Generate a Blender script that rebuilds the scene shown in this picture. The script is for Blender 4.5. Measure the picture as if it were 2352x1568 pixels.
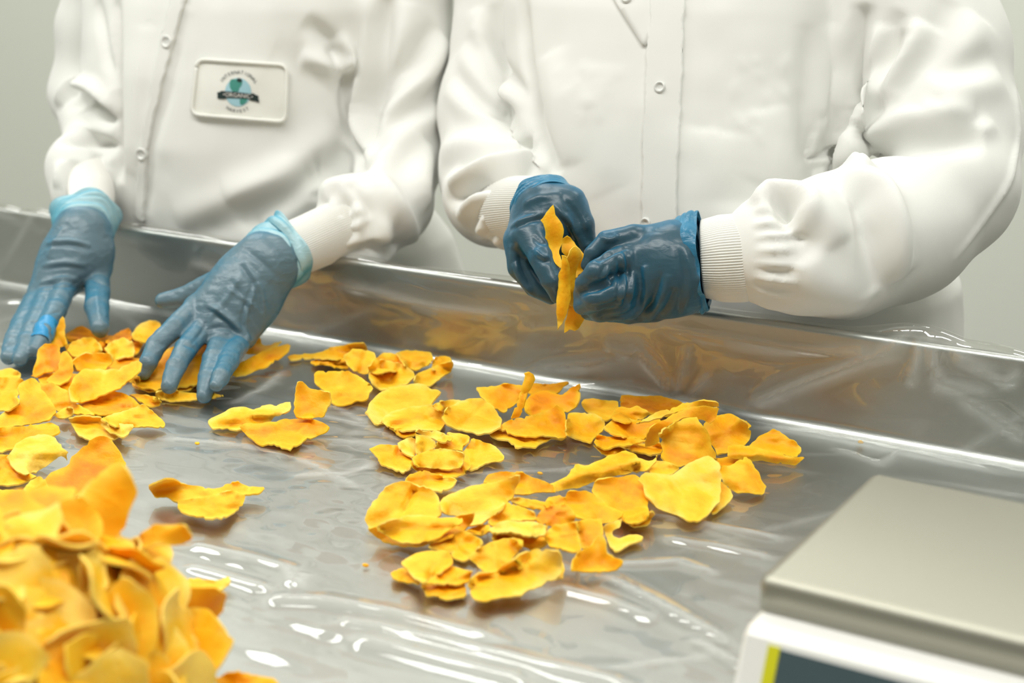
import bpy, bmesh, math, random
import numpy as np
from mathutils import Vector, Matrix
from mathutils.bvhtree import BVHTree
from mathutils.geometry import delaunay_2d_cdt

S = bpy.context.scene
for o in list(bpy.data.objects):
    bpy.data.objects.remove(o)
rng = np.random.default_rng(7)
random.seed(7)

# ------------------------------------------------------------------ camera
W, H = 2352.0, 1568.0
VP_X = np.array([-5200.0 - W / 2, -(-279.0 - H / 2)])      # vanishing point of the table's length
VP_Y = np.array([3391.0 - W / 2, -(-279.0 - H / 2)])       # vanishing point across the table
F = math.sqrt(-(VP_X @ VP_Y))                              # focal length in pixels
_mx = np.array([VP_X[0], VP_X[1], -F]); _mx /= np.linalg.norm(_mx)
_y = np.array([VP_Y[0], VP_Y[1], -F]); _y /= np.linalg.norm(_y)
ROT = np.stack([-_mx, _y, np.cross(-_mx, _y)])             # camera to world
TZ = 0.90                                                  # height of the table surface


def cdir(px, py):
    return np.stack([(np.asarray(px, float) - W / 2) / F, -(np.asarray(py, float) - H / 2) / F,
                     -np.ones_like(np.asarray(px, float))], -1)


CAM = np.array([0, 0, TZ]) - ROT @ (cdir(1400, 902) * 1.5)


def wdir(px, py):
    return cdir(px, py) @ ROT.T


def C(px, py, d):                                          # photo pixel at a depth -> point
    return CAM + wdir(px, py) * d


def onz(px, py, z):                                        # photo pixel on a horizontal plane
    w = wdir(px, py)
    return CAM + w * ((z - CAM[2]) / w[..., 2])[..., None]


def proj(p):
    c = (np.asarray(p) - CAM) @ ROT
    return np.stack([W / 2 - F * c[..., 0] / c[..., 2], H / 2 + F * c[..., 1] / c[..., 2]], -1), -c[..., 2]


FWD = ROT @ np.array([0, 0, -1.0]); GF = np.array([FWD[0], FWD[1], 0]); GF /= np.linalg.norm(GF)
cd = bpy.data.cameras.new('camera'); cam = bpy.data.objects.new('camera', cd)
S.collection.objects.link(cam); S.camera = cam
cd.sensor_width = 36.0; cd.lens = F / W * 36.0; cd.clip_start = 0.02; cd.clip_end = 50
m4 = Matrix.Identity(4)
for i in range(3):
    for j in range(3):
        m4[i][j] = ROT[i][j]
    m4[i][3] = CAM[i]
cam.matrix_world = m4
cd.dof.use_dof = True; cd.dof.focus_distance = 1.34; cd.dof.aperture_fstop = 5.0

# ------------------------------------------------------------------ world, lights, exposure
wd = bpy.data.worlds.new('world'); S.world = wd; wd.use_nodes = True
wd.node_tree.nodes['Background'].inputs[0].default_value = (0.9, 0.95, 1, 1)
wd.node_tree.nodes['Background'].inputs[1].default_value = 0.3
S.view_settings.view_transform = 'Standard'; S.view_settings.look = 'None'
S.view_settings.gamma = 1.0; S.view_settings.use_curve_mapping = False
S.view_settings.exposure = 0.13
S.cycles.use_denoising = True
S.cycles.max_bounces = 8; S.cycles.transparent_max_bounces = 16
S.cycles.sample_clamp_indirect = 6.0


def area(name, loc, size, power, col=(1, 0.997, 0.955), target=None):
    l = bpy.data.lights.new(name, 'AREA'); l.shape = 'RECTANGLE'; l.size, l.size_y = size
    l.energy = power; l.color = col
    o = bpy.data.objects.new(name, l); S.collection.objects.link(o); o.location = loc
    if target is not None:
        o.rotation_euler = (Vector(target) - Vector(loc)).to_track_quat('-Z', 'Y').to_euler()
    return o


CEIL = 2.75
LAMPS = [(-1.95, 0.72), (-0.55, 0.72), (0.85, 0.72), (-1.95, -0.85), (-0.55, -0.85), (0.85, -0.85)]
for lx, ly in LAMPS:
    area('ceiling_panel_lamp', (lx, ly, CEIL - 0.035), (1.15, 0.30), 11.5 if ly > 0 else 19.5)

# ------------------------------------------------------------------ helpers


def link(o, parent=None):
    S.collection.objects.link(o)
    if parent is not None:
        o.parent = parent
    return o


def tag(o, label=None, cat=None, group=None, kind=None):
    if label: o['label'] = label
    if cat: o['category'] = cat
    if group: o['group'] = group
    if kind: o['kind'] = kind
    return o


def empty(name, loc=(0, 0, 0)):
    o = bpy.data.objects.new(name, None); o.empty_display_size = 0.05
    o.location = loc
    return link(o)


def mesh(name, V, Fc, mat, parent=None, smooth=True, center=False, attrs=None):
    V = np.asarray(V, float)
    c = np.zeros(3)
    if center:
        c = (V.min(0) + V.max(0)) / 2; c[2] = V[:, 2].min(); V = V - c
    me = bpy.data.meshes.new(name)
    if isinstance(Fc, np.ndarray):
        n, k = Fc.shape
        me.vertices.add(len(V)); me.vertices.foreach_set('co', V.astype(np.float32).ravel())
        me.loops.add(n * k); me.loops.foreach_set('vertex_index', Fc.astype(np.int32).ravel())
        me.polygons.add(n)
        me.polygons.foreach_set('loop_start', np.arange(0, n * k, k, dtype=np.int32))
        me.polygons.foreach_set('loop_total', np.full(n, k, dtype=np.int32))
        me.update(calc_edges=True); me.validate()
    else:
        me.from_pydata([tuple(v) for v in V], [], [tuple(f) for f in Fc]); me.update()
    if smooth:
        me.polygons.foreach_set('use_smooth', np.ones(len(me.polygons), dtype=bool))
    if attrs:
        for k, a in attrs.items():
            at = me.attributes.new(k, 'FLOAT', 'POINT'); at.data.foreach_set('value', np.asarray(a, np.float32))
    me.materials.append(mat)
    o = bpy.data.objects.new(name, me)
    if center:
        o.location = c
    return link(o, parent)


class MB:
    def __init__(s): s.v = []; s.f = []

    def add(s, V, Fc):
        b = len(s.v); s.v += [tuple(map(float, v)) for v in V]; s.f += [tuple(int(i) + b for i in f) for f in Fc]

    def box(s, lo, hi, bev=0.0):
        bm = bmesh.new(); bmesh.ops.create_cube(bm, size=1)
        for v in bm.verts:
            v.co = Vector([lo[i] + (v.co[i] + .5) * (hi[i] - lo[i]) for i in range(3)])
        if bev:
            bmesh.ops.bevel(bm, geom=bm.edges[:], offset=bev, segments=3, affect='EDGES')
        bm.verts.index_update()
        s.add([v.co for v in bm.verts], [[v.index for v in f.verts] for f in bm.faces]); bm.free()

    def tube(s, pts, r, n=10, cap=True):
        V, Q = loft(np.array(pts, float), np.full(len(pts), r) if np.isscalar(r) else np.array(r), n)
        Q = [list(q) for q in Q]
        if cap:
            Q.append(list(range(n))[::-1]); Q.append([len(V) - n + i for i in range(n)])
        s.add(V, Q)

    def make(s, name, mat, parent=None, smooth=True):
        return mesh(name, s.v, s.f, mat, parent, smooth)


def frames(P):
    T = np.gradient(P, axis=0); T /= np.linalg.norm(T, axis=1)[:, None]
    up = np.array([0, 0, 1.0]) if abs(T[0][2]) < .8 else np.array([0, 1.0, 0])
    a = np.cross(T[0], up); a /= np.linalg.norm(a); A = []
    for t in T:
        a = a - t * (a @ t); a /= np.linalg.norm(a); A.append(a)
    A = np.array(A)
    return T, A, np.cross(T, A)


def loft(P, R, n=24, rfun=None):
    P = np.asarray(P, float); R = np.asarray(R, float)
    T, A, B = frames(P); th = np.linspace(0, 2 * np.pi, n, endpoint=False)
    rr = R[:, None] * np.ones(n)[None]
    if rfun is not None:
        rr = rfun(rr, th, np.linspace(0, 1, len(P))[:, None])
    V = P[:, None] + rr[..., None] * (np.cos(th)[None, :, None] * A[:, None] + np.sin(th)[None, :, None] * B[:, None])
    i = np.arange(len(P) - 1)[:, None]; j = np.arange(n)[None]
    Q = np.stack([i * n + j, i * n + (j + 1) % n, (i + 1) * n + (j + 1) % n, (i + 1) * n + j], -1).reshape(-1, 4)
    return V.reshape(-1, 3), Q


def spline(P, n):
    P = np.asarray(P, float); d = np.r_[0, np.cumsum(np.linalg.norm(np.diff(P[:, :3], axis=0), axis=1))]
    t = np.linspace(0, d[-1], n)
    out = np.stack([np.interp(t, d, P[:, k]) for k in range(P.shape[1])], 1)
    for _ in range(max(2, n // len(P) // 2)):
        out[1:-1] = .25 * out[:-2] + .5 * out[1:-1] + .25 * out[2:]
    return out


def hash3(i, j, k, s):
    n = (i * 374761393 + j * 668265263 + k * 2147483647 + s * 974634777) & 0xFFFFFFFF
    n = ((n ^ (n >> 13)) * 1274126177) & 0xFFFFFFFF
    return ((n ^ (n >> 16)) & 0xFFFF) / 32767.5 - 1


def noise3(P, s=0):
    P = np.asarray(P); i = np.floor(P).astype(np.int64); f = P - i; f = f * f * (3 - 2 * f); o = 0
    for a in (0, 1):
        for b in (0, 1):
            for c in (0, 1):
                w = (f[:, 0] if a else 1 - f[:, 0]) * (f[:, 1] if b else 1 - f[:, 1]) * (f[:, 2] if c else 1 - f[:, 2])
                o = o + w * hash3(i[:, 0] + a, i[:, 1] + b, i[:, 2] + c, s)
    return o


# -------- signed distance modelling of soft bodies (coats, gloves)
class SDF:
    def __init__(s, lo, hi, h):
        s.lo = np.array(lo, float); s.h = h
        s.n = np.ceil((np.array(hi) - s.lo) / h).astype(int) + 1
        s.d = np.full(s.n, 0.2, np.float32)
        s.ax = [s.lo[k] + h * np.arange(s.n[k]) for k in range(3)]

    def sub(s, lo, hi):
        a = np.clip(np.floor((np.array(lo) - s.lo) / s.h).astype(int), 0, s.n)
        b = np.clip(np.ceil((np.array(hi) - s.lo) / s.h).astype(int) + 1, 0, s.n)
        sl = tuple(slice(a[k], b[k]) for k in range(3))
        g = [s.ax[0][sl[0]][:, None, None], s.ax[1][sl[1]][None, :, None], s.ax[2][sl[2]][None, None, :]]
        return sl, g

    def merge(s, sl, d, k, cut=False):
        a = s.d[sl]; d = d.astype(np.float32)
        if cut:
            s.d[sl] = np.maximum(a, -d); return
        if k > 0:
            h = np.maximum(k - np.abs(a - d), 0) / k
            s.d[sl] = np.minimum(a, d) - h * h * k * .25
        else:
            s.d[sl] = np.minimum(a, d)

    def cone(s, a, b, ra, rb, k=0.0):
        a = np.asarray(a, float); b = np.asarray(b, float); m = max(ra, rb) + k + 3 * s.h
        sl, g = s.sub(np.minimum(a, b) - m, np.maximum(a, b) + m)
        ab = b - a; L = ab @ ab + 1e-12
        t = np.clip(sum((g[i] - a[i]) * ab[i] for i in range(3)) / L, 0, 1)
        d = np.sqrt(sum((g[i] - a[i] - t * ab[i]) ** 2 for i in range(3))) - (ra + t * (rb - ra))
        s.merge(sl, d, k)

    def chain(s, P, R, k=0.0):
        for i in range(len(P) - 1):
            s.cone(P[i], P[i + 1], R[i], R[i + 1], k)

    def trunk(s, secs, k=0.0, p=2.4):                     # secs: (z, cx, cy, a, b)
        q = np.array(sorted(secs)); m = q[:, 3].max() + .06
        lo = [q[:, 1].min() - m, q[:, 2].min() - m, q[0, 0] - .02]; hi = [q[:, 1].max() + m, q[:, 2].max() + m, q[-1, 0] + .02]
        sl, g = s.sub(lo, hi); z = g[2]
        zz = z.ravel(); f = [np.interp(zz, q[:, 0], q[:, i])[None, None, :] for i in (1, 2, 3, 4)]
        r = (np.abs((g[0] - f[0]) / f[2]) ** p + np.abs((g[1] - f[1]) / f[3]) ** p) ** (1 / p)
        d = (r - 1) * np.minimum(f[2], f[3])
        d = np.maximum(d, np.maximum(q[0, 0] - z, z - q[-1, 0]))
        s.merge(sl, d, k)

    def surf(s, smooth=2):
        f = s.d; ins = f < 0; nx, ny, nz = f.shape
        cnt = np.zeros((nx - 1, ny - 1, nz - 1), np.int8)
        for a in (0, 1):
            for b in (0, 1):
                for c in (0, 1):
                    cnt += ins[a:nx - 1 + a, b:ny - 1 + b, c:nz - 1 + c]
        act = np.argwhere((cnt > 0) & (cnt < 8)); idx = np.full(cnt.shape, -1, np.int64)
        idx[tuple(act.T)] = np.arange(len(act))
        acc = np.zeros((len(act), 3)); num = np.zeros(len(act))
        cor = [(a, b, c) for a in (0, 1) for b in (0, 1) for c in (0, 1)]
        val = {c: f[act[:, 0] + c[0], act[:, 1] + c[1], act[:, 2] + c[2]].astype(float) for c in cor}
        for p in cor:
            for ax in range(3):
                if p[ax] == 0:
                    q = list(p); q[ax] = 1; q = tuple(q); u, v = val[p], val[q]; cr = (u < 0) != (v < 0)
                    t = np.where(cr, u / np.where(cr, u - v, 1), 0)
                    e = np.array(p, float)[None].repeat(len(act), 0); e[:, ax] = t
                    acc += e * cr[:, None]; num += cr
        V = s.lo + s.h * (act + acc / num[:, None]); Q = []
        for ax in range(3):
            o = [0, 1, 2]; o.remove(ax); A = np.moveaxis(ins, ax, 0)
            cr = A[1:] != A[:-1]; e = np.argwhere(cr)
            e = e[(e[:, 1] > 0) & (e[:, 2] > 0) & (e[:, 1] < A.shape[1] - 1) & (e[:, 2] < A.shape[2] - 1)]
            flip = A[:-1][tuple(e.T)]
            I = np.moveaxis(idx, ax, 0)
            q = np.stack([I[e[:, 0], e[:, 1] - 1, e[:, 2] - 1], I[e[:, 0], e[:, 1], e[:, 2] - 1],
                          I[e[:, 0], e[:, 1], e[:, 2]], I[e[:, 0], e[:, 1] - 1, e[:, 2]]], 1)
            if ax == 1: flip = ~flip
            q[~flip] = q[~flip][:, ::-1]; Q.append(q)
        Q = np.concatenate(Q)
        return V, Q, s.relax(V, Q, smooth)

    @staticmethod
    def relax(V, Q, n):
        E = np.concatenate([Q[:, [0, 1]], Q[:, [1, 2]], Q[:, [2, 3]], Q[:, [3, 0]]])
        deg = np.bincount(E.ravel(), minlength=len(V)).astype(float)
        for _ in range(n):
            acc = np.stack([np.bincount(E[:, 0], V[E[:, 1], k], len(V)) + np.bincount(E[:, 1], V[E[:, 0], k], len(V)) for k in range(3)], 1)
            V = V * .4 + .6 * acc / np.maximum(deg, 1)[:, None]
        return V


def normals(V, Q):
    n = np.cross(V[Q[:, 2]] - V[Q[:, 0]], V[Q[:, 3]] - V[Q[:, 1]]); N = np.zeros_like(V)
    for k in range(4):
        for c in range(3):
            N[:, c] += np.bincount(Q[:, k], n[:, c], len(V))
    return N / (np.linalg.norm(N, axis=1)[:, None] + 1e-12)


def bvh(V, Q):
    return BVHTree.FromPolygons(V.tolist(), Q.tolist())


def hit(tree, px, py):
    w = wdir(px, py); w = w / np.linalg.norm(w)
    p, n, i, d = tree.ray_cast(Vector(CAM), Vector(w))
    if p is None:
        return None, None
    n = np.array(n)
    return np.array(p), (n if n @ w < 0 else -n)


def sculpt(V, Q, strokes, gain=1.0):
    """strokes: (photo polyline, width m, height m[, side]) -> folds raised or sunk along the surface"""
    N = normals(V, Q); tree = bvh(V, Q); D = np.zeros(len(V))
    for st in strokes:
        poly, w, amp = st[0], st[1], st[2]; side = st[3] if len(st) > 3 else 0
        pp = np.array(poly, float); seg = np.linalg.norm(np.diff(pp, axis=0), axis=1).sum()
        pp = spline(pp, max(4, int(seg / 14)))
        pts = [hit(tree, x, y)[0] for x, y in pp]; pts = [p for p in pts if p is not None]
        if len(pts) < 2:
            continue
        P = np.array(pts); m = 3.2 * w
        near = np.where(((V > P.min(0) - m) & (V < P.max(0) + m)).all(1))[0]
        if not len(near):
            continue
        v = V[near]; best = np.full(len(v), 9.0); tt = np.zeros(len(v)); sg = np.zeros(len(v))
        for i in range(len(P) - 1):
            ab = P[i + 1] - P[i]; L = ab @ ab
            if L > (6 * w + .03) ** 2 or L < 1e-12:
                continue
            t = np.clip((v - P[i]) @ ab / L, 0, 1); q = v - P[i] - t[:, None] * ab
            d = np.linalg.norm(q, axis=1); up = d < best
            best = np.where(up, d, best); tt = np.where(up, (i + t) / (len(P) - 1), tt)
            if side:
                s_ = np.einsum('ij,ij->i', q, np.cross(ab, N[near])); sg = np.where(up, np.sign(s_), sg)
        prof = np.exp(-(best / w) ** 2)
        if side:
            s_ = best * sg * side
            prof = np.exp(-(s_ / w) ** 2) - .75 * np.exp(-((s_ - 1.5 * w) / (.8 * w)) ** 2)
            prof = np.where(best < m, prof, 0)
        D[near] += gain * amp * prof * np.clip(np.sin(np.pi * tt), 0, 1) ** .5
    return V + N * D[:, None]


# ------------------------------------------------------------------ materials
def mat(name, col=(.8, .8, .8), rough=.5, metal=0.0, spec=.5, **kw):
    m = bpy.data.materials.new(name); m.use_nodes = True
    b = m.node_tree.nodes['Principled BSDF']
    b.inputs['Base Color'].default_value = (*col, 1); b.inputs['Roughness'].default_value = rough
    b.inputs['Metallic'].default_value = metal; b.inputs['Specular IOR Level'].default_value = spec
    for k, v in kw.items():
        b.inputs[k.replace('_', ' ')].default_value = v
    return m


def N_(m, t, **kw):
    n = m.node_tree.nodes.new(t)
    for k, v in kw.items():
        if hasattr(n, k): setattr(n, k, v)
        else: n.inputs[k.replace('_', ' ')].default_value = v
    return n


def L_(m, a, b):
    m.node_tree.links.new(a, b)


def bump(m, scale, dist, strength=1.0, detail=3, stretch=None, coord='Object'):
    tc = N_(m, 'ShaderNodeTexCoord'); nz = N_(m, 'ShaderNodeTexNoise'); nz.inputs['Scale'].default_value = scale
    nz.inputs['Detail'].default_value = detail
    src = tc.outputs[coord]
    if stretch:
        mp = N_(m, 'ShaderNodeMapping'); mp.inputs['Scale'].default_value = stretch; L_(m, src, mp.inputs[0]); src = mp.outputs[0]
    L_(m, src, nz.inputs['Vector'])
    bp = N_(m, 'ShaderNodeBump'); bp.inputs['Distance'].default_value = dist; bp.inputs['Strength'].default_value = strength
    L_(m, nz.outputs['Fac'], bp.inputs['Height']); L_(m, bp.outputs[0], m.node_tree.nodes['Principled BSDF'].inputs['Normal'])
    return nz, bp


def ramp(m, fac, stops):
    r = N_(m, 'ShaderNodeValToRGB'); e = r.color_ramp.elements
    while len(e) < len(stops): e.new(.5)
    for q, (p, c) in zip(e, stops):
        q.position = p; q.color = (*c, 1)
    L_(m, fac, r.inputs[0]); return r


M = {}
M['wall'] = mat('painted_wall', (.77, .79, .72), .6); bump(M['wall'], 60, .001, .3)
M['white_wall'] = mat('pale_painted_wall', (.74, .74, .70), .6); bump(M['white_wall'], 60, .001, .3)
M['ceiling'] = mat('ceiling_tile', (.82, .82, .79), .8); bump(M['ceiling'], 90, .001, .4)
M['floor'] = mat('sealed_floor', (.30, .29, .27), .35); bump(M['floor'], 14, .001, .2)
M['steel'] = mat('brushed_steel', (.50, .515, .50), .37, 1.0); bump(M['steel'], 220, .00025, .35, 2, (1, 9, 9))
M['plate_steel'] = mat('satin_steel', (.385, .375, .315), .5, 1.0); bump(M['plate_steel'], 300, .0002, .3, 2, (1, 14, 1))
M['coat'] = mat('white_cotton', (.80, .80, .765), .85, 0, .15, Sheen_Weight=.15)
bump(M['coat'], 900, .0002, .25, 2)
M['knit'] = mat('white_knit', (.82, .812, .765), .9, 0, .1, Sheen_Weight=.2); bump(M['knit'], 1400, .0003, .4, 2)
M['thread'] = mat('white_thread', (.78, .775, .73), .8)
M['snap'] = mat('pearl_snap', (.76, .76, .73), .3, .1)
M['patch'] = mat('patch_cloth', (.835, .83, .775), .75); bump(M['patch'], 700, .0003, .3)
M['ink'] = mat('dark_green_ink', (.012, .028, .026), .7)
M['globe_blue'] = mat('pale_blue_print', (.36, .60, .68), .7)
M['land'] = mat('green_print', (.055, .27, .22), .7)
M['white_ink'] = mat('white_print', (.75, .72, .68), .7)
M['trousers'] = mat('grey_trousers', (.12, .13, .15), .85)
M['shoe'] = mat('black_rubber', (.02, .02, .02), .5)
M['skin'] = mat('skin', (.52, .31, .22), .5, Subsurface_Weight=.1)
M['plastic_white'] = mat('white_plastic', (.80, .795, .76), .35)
M['display'] = mat('dark_display', (.055, .085, .095), .12)
M['lime'] = mat('lime_strip', (.62, .60, .012), .4)
M['lamp_frame'] = mat('lamp_frame', (.8, .8, .8), .4)


def glove_mat(name, body, edge, rough, alpha_spec=.5, bs=.35, lo=.12, hi=.75):
    m = mat(name, body, rough, 0, alpha_spec)
    lw = N_(m, 'ShaderNodeLayerWeight'); lw.inputs['Blend'].default_value = .38
    tc = N_(m, 'ShaderNodeTexCoord'); nz = N_(m, 'ShaderNodeTexNoise'); nz.inputs['Scale'].default_value = 34
    nz.inputs['Detail'].default_value = 4; L_(m, tc.outputs['Object'], nz.inputs['Vector'])
    ad = N_(m, 'ShaderNodeMath', operation='MULTIPLY_ADD'); L_(m, nz.outputs['Fac'], ad.inputs[0]); ad.inputs[1].default_value = .95
    ad.inputs[2].default_value = -.47
    a2 = N_(m, 'ShaderNodeMath', operation='ADD', use_clamp=True); L_(m, ad.outputs[0], a2.inputs[0]); L_(m, lw.outputs['Facing'], a2.inputs[1])
    r = ramp(m, a2.outputs[0], [(lo, body), (hi, edge)])
    L_(m, r.outputs[0], m.node_tree.nodes['Principled BSDF'].inputs['Base Color'])
    b1 = N_(m, 'ShaderNodeTexNoise'); b1.inputs['Scale'].default_value = 55; b1.inputs['Detail'].default_value = 5
    b1.inputs['Distortion'].default_value = 1.2
    mp = N_(m, 'ShaderNodeMapping'); mp.inputs['Scale'].default_value = (1, 1, 2.2); L_(m, tc.outputs['Object'], mp.inputs[0]); L_(m, mp.outputs[0], b1.inputs['Vector'])
    bp = N_(m, 'ShaderNodeBump'); bp.inputs['Distance'].default_value = .004; bp.inputs['Strength'].default_value = bs
    L_(m, b1.outputs['Fac'], bp.inputs['Height']); L_(m, bp.outputs[0], m.node_tree.nodes['Principled BSDF'].inputs['Normal'])
    return m


M['glove_dark'] = glove_mat('dark_blue_vinyl', (.028, .077, .110), (.008, .13, .24), .34, .5, .13, .22, .75)
M['glove_cuff_dark'] = glove_mat('bright_blue_vinyl', (.022, .155, .27), (.01, .20, .36), .3)
M['glove_pale'] = glove_mat('thin_blue_vinyl', (.118, .195, .238), (.010, .17, .29), .36, .5, .28, .28, .9)
M['glove_cuff_pale'] = glove_mat('pale_blue_vinyl', (.40, .62, .68), (.06, .36, .50), .35)


def mango_mat():
    m = mat('dried_mango', (.9, .45, .02), .5, 0, .28, Subsurface_Weight=.25)
    b = m.node_tree.nodes['Principled BSDF']
    b.inputs['Subsurface Radius'].default_value = (1, .45, .06); b.inputs['Subsurface Scale'].default_value = .004
    oi = N_(m, 'ShaderNodeObjectInfo'); tc = N_(m, 'ShaderNodeTexCoord')
    off = N_(m, 'ShaderNodeVectorMath', operation='MULTIPLY_ADD'); L_(m, oi.outputs['Random'], off.inputs[0])
    off.inputs[1].default_value = (37, 53, 71); L_(m, tc.outputs['Object'], off.inputs[2])
    n1 = N_(m, 'ShaderNodeTexNoise'); n1.inputs['Scale'].default_value = 22; n1.inputs['Detail'].default_value = 5; n1.inputs['Distortion'].default_value = .8
    n2 = N_(m, 'ShaderNodeTexNoise'); n2.inputs['Scale'].default_value = 75; n2.inputs['Detail'].default_value = 9; n2.inputs['Roughness'].default_value = .62
    mp = N_(m, 'ShaderNodeMapping'); mp.inputs['Scale'].default_value = (.75, 1.2, 1); mp.inputs['Rotation'].default_value = (0, 0, .5)
    L_(m, off.outputs[0], n1.inputs['Vector']); L_(m, off.outputs[0], mp.inputs[0]); L_(m, mp.outputs[0], n2.inputs['Vector'])
    sep = N_(m, 'ShaderNodeSeparateColor'); L_(m, oi.outputs['Color'], sep.inputs[0])
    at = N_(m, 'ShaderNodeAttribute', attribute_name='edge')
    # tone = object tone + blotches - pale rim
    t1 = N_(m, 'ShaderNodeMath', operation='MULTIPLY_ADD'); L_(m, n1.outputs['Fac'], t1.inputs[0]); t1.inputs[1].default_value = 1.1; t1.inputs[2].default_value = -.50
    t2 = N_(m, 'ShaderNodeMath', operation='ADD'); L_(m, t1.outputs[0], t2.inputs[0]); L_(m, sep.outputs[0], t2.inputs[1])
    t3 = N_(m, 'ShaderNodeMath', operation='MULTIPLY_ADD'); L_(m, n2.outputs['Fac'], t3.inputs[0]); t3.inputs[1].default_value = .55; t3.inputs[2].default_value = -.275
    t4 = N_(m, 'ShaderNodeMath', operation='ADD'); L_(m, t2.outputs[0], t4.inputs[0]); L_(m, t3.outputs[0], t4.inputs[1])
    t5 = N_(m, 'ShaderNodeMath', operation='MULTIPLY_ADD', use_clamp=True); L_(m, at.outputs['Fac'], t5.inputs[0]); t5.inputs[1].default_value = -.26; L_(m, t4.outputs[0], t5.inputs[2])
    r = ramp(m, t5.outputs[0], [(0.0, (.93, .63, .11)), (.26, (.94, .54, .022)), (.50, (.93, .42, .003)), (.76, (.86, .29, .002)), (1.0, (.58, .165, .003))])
    L_(m, r.outputs[0], b.inputs['Base Color'])
    bp = N_(m, 'ShaderNodeBump'); bp.inputs['Distance'].default_value = .0028; bp.inputs['Strength'].default_value = .6
    hm = N_(m, 'ShaderNodeMath', operation='ADD'); L_(m, n1.outputs['Fac'], hm.inputs[0]); L_(m, n2.outputs['Fac'], hm.inputs[1])
    L_(m, hm.outputs[0], bp.inputs['Height']); L_(m, bp.outputs[0], b.inputs['Normal'])
    return m


M['mango'] = mango_mat()


def film_mat():
    m = bpy.data.materials.new('clear_plastic_film'); m.use_nodes = True; nt = m.node_tree
    nt.nodes.clear()
    out = N_(m, 'ShaderNodeOutputMaterial'); mx = N_(m, 'ShaderNodeMixShader'); tr = N_(m, 'ShaderNodeBsdfTransparent')
    tr.inputs[0].default_value = (.985, .985, .975, 1)
    gl = N_(m, 'ShaderNodeBsdfGlossy'); gl.inputs['Roughness'].default_value = .03; gl.inputs['Color'].default_value = (1, 1, 1, 1)
    lw = N_(m, 'ShaderNodeLayerWeight'); lw.inputs['Blend'].default_value = .5      # Schlick, the same from both sides
    fr = N_(m, 'ShaderNodeMath', operation='POWER'); fr.inputs[1].default_value = 5; L_(m, lw.outputs['Facing'], fr.inputs[0])
    k = N_(m, 'ShaderNodeMath', operation='MULTIPLY_ADD', use_clamp=True); k.inputs[1].default_value = .9; k.inputs[2].default_value = .09
    tc = N_(m, 'ShaderNodeTexCoord'); nz = N_(m, 'ShaderNodeTexNoise'); nz.inputs['Scale'].default_value = 26; nz.inputs['Detail'].default_value = 5
    nz.inputs['Distortion'].default_value = .5
    bp = N_(m, 'ShaderNodeBump'); bp.inputs['Distance'].default_value = .0016; bp.inputs['Strength'].default_value = .02
    mp = N_(m, 'ShaderNodeMapping'); mp.inputs['Scale'].default_value = (.55, 1, 1); mp.inputs['Rotation'].default_value = (0, 0, -.25)
    L_(m, tc.outputs['Object'], mp.inputs[0]); L_(m, mp.outputs[0], nz.inputs['Vector'])
    hs = nz.outputs['Fac']
    for sc, am, ds in ((7, 1.6, .7), (17, .8, .6)):       # sharp creases: ridged noise
        n2 = N_(m, 'ShaderNodeTexNoise'); n2.inputs['Scale'].default_value = sc; n2.inputs['Detail'].default_value = 1.5; n2.inputs['Distortion'].default_value = ds
        L_(m, mp.outputs[0], n2.inputs['Vector'])
        a1 = N_(m, 'ShaderNodeMath', operation='SUBTRACT'); a1.inputs[1].default_value = .5; L_(m, n2.outputs['Fac'], a1.inputs[0])
        a2 = N_(m, 'ShaderNodeMath', operation='ABSOLUTE'); L_(m, a1.outputs[0], a2.inputs[0])
        a3 = N_(m, 'ShaderNodeMath', operation='MULTIPLY_ADD'); a3.inputs[1].default_value = -6 * am; L_(m, a2.outputs[0], a3.inputs[0]); L_(m, hs, a3.inputs[2]); hs = a3.outputs[0]
    L_(m, hs, bp.inputs['Height'])
    L_(m, bp.outputs[0], gl.inputs['Normal'])
    L_(m, fr.outputs[0], k.inputs[0]); L_(m, k.outputs[0], mx.inputs[0])
    L_(m, tr.outputs[0], mx.inputs[1]); L_(m, gl.outputs[0], mx.inputs[2])
    df = N_(m, 'ShaderNodeBsdfDiffuse'); df.inputs[0].default_value = (.85, .86, .83, 1)      # creases of the sheet are whitened
    tl = N_(m, 'ShaderNodeBsdfTranslucent'); tl.inputs[0].default_value = (.85, .86, .83, 1)
    m1 = N_(m, 'ShaderNodeMixShader'); m1.inputs[0].default_value = .3; L_(m, df.outputs[0], m1.inputs[1]); L_(m, tl.outputs[0], m1.inputs[2])
    at = N_(m, 'ShaderNodeAttribute', attribute_name='fold'); m2 = N_(m, 'ShaderNodeMixShader')
    L_(m, at.outputs['Fac'], m2.inputs[0]); L_(m, mx.outputs[0], m2.inputs[1]); L_(m, m1.outputs[0], m2.inputs[2]); L_(m, m2.outputs[0], out.inputs[0])
    return m


M['film'] = film_mat()

# ------------------------------------------------------------------ room
RX0, RX1, RY0, RY1 = -3.6, 2.9, -4.2, 1.25


def struct(name, lo, hi, m):
    b = MB(); b.box(lo, hi); return tag(b.make(name, m, smooth=False), kind='structure')


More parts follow.
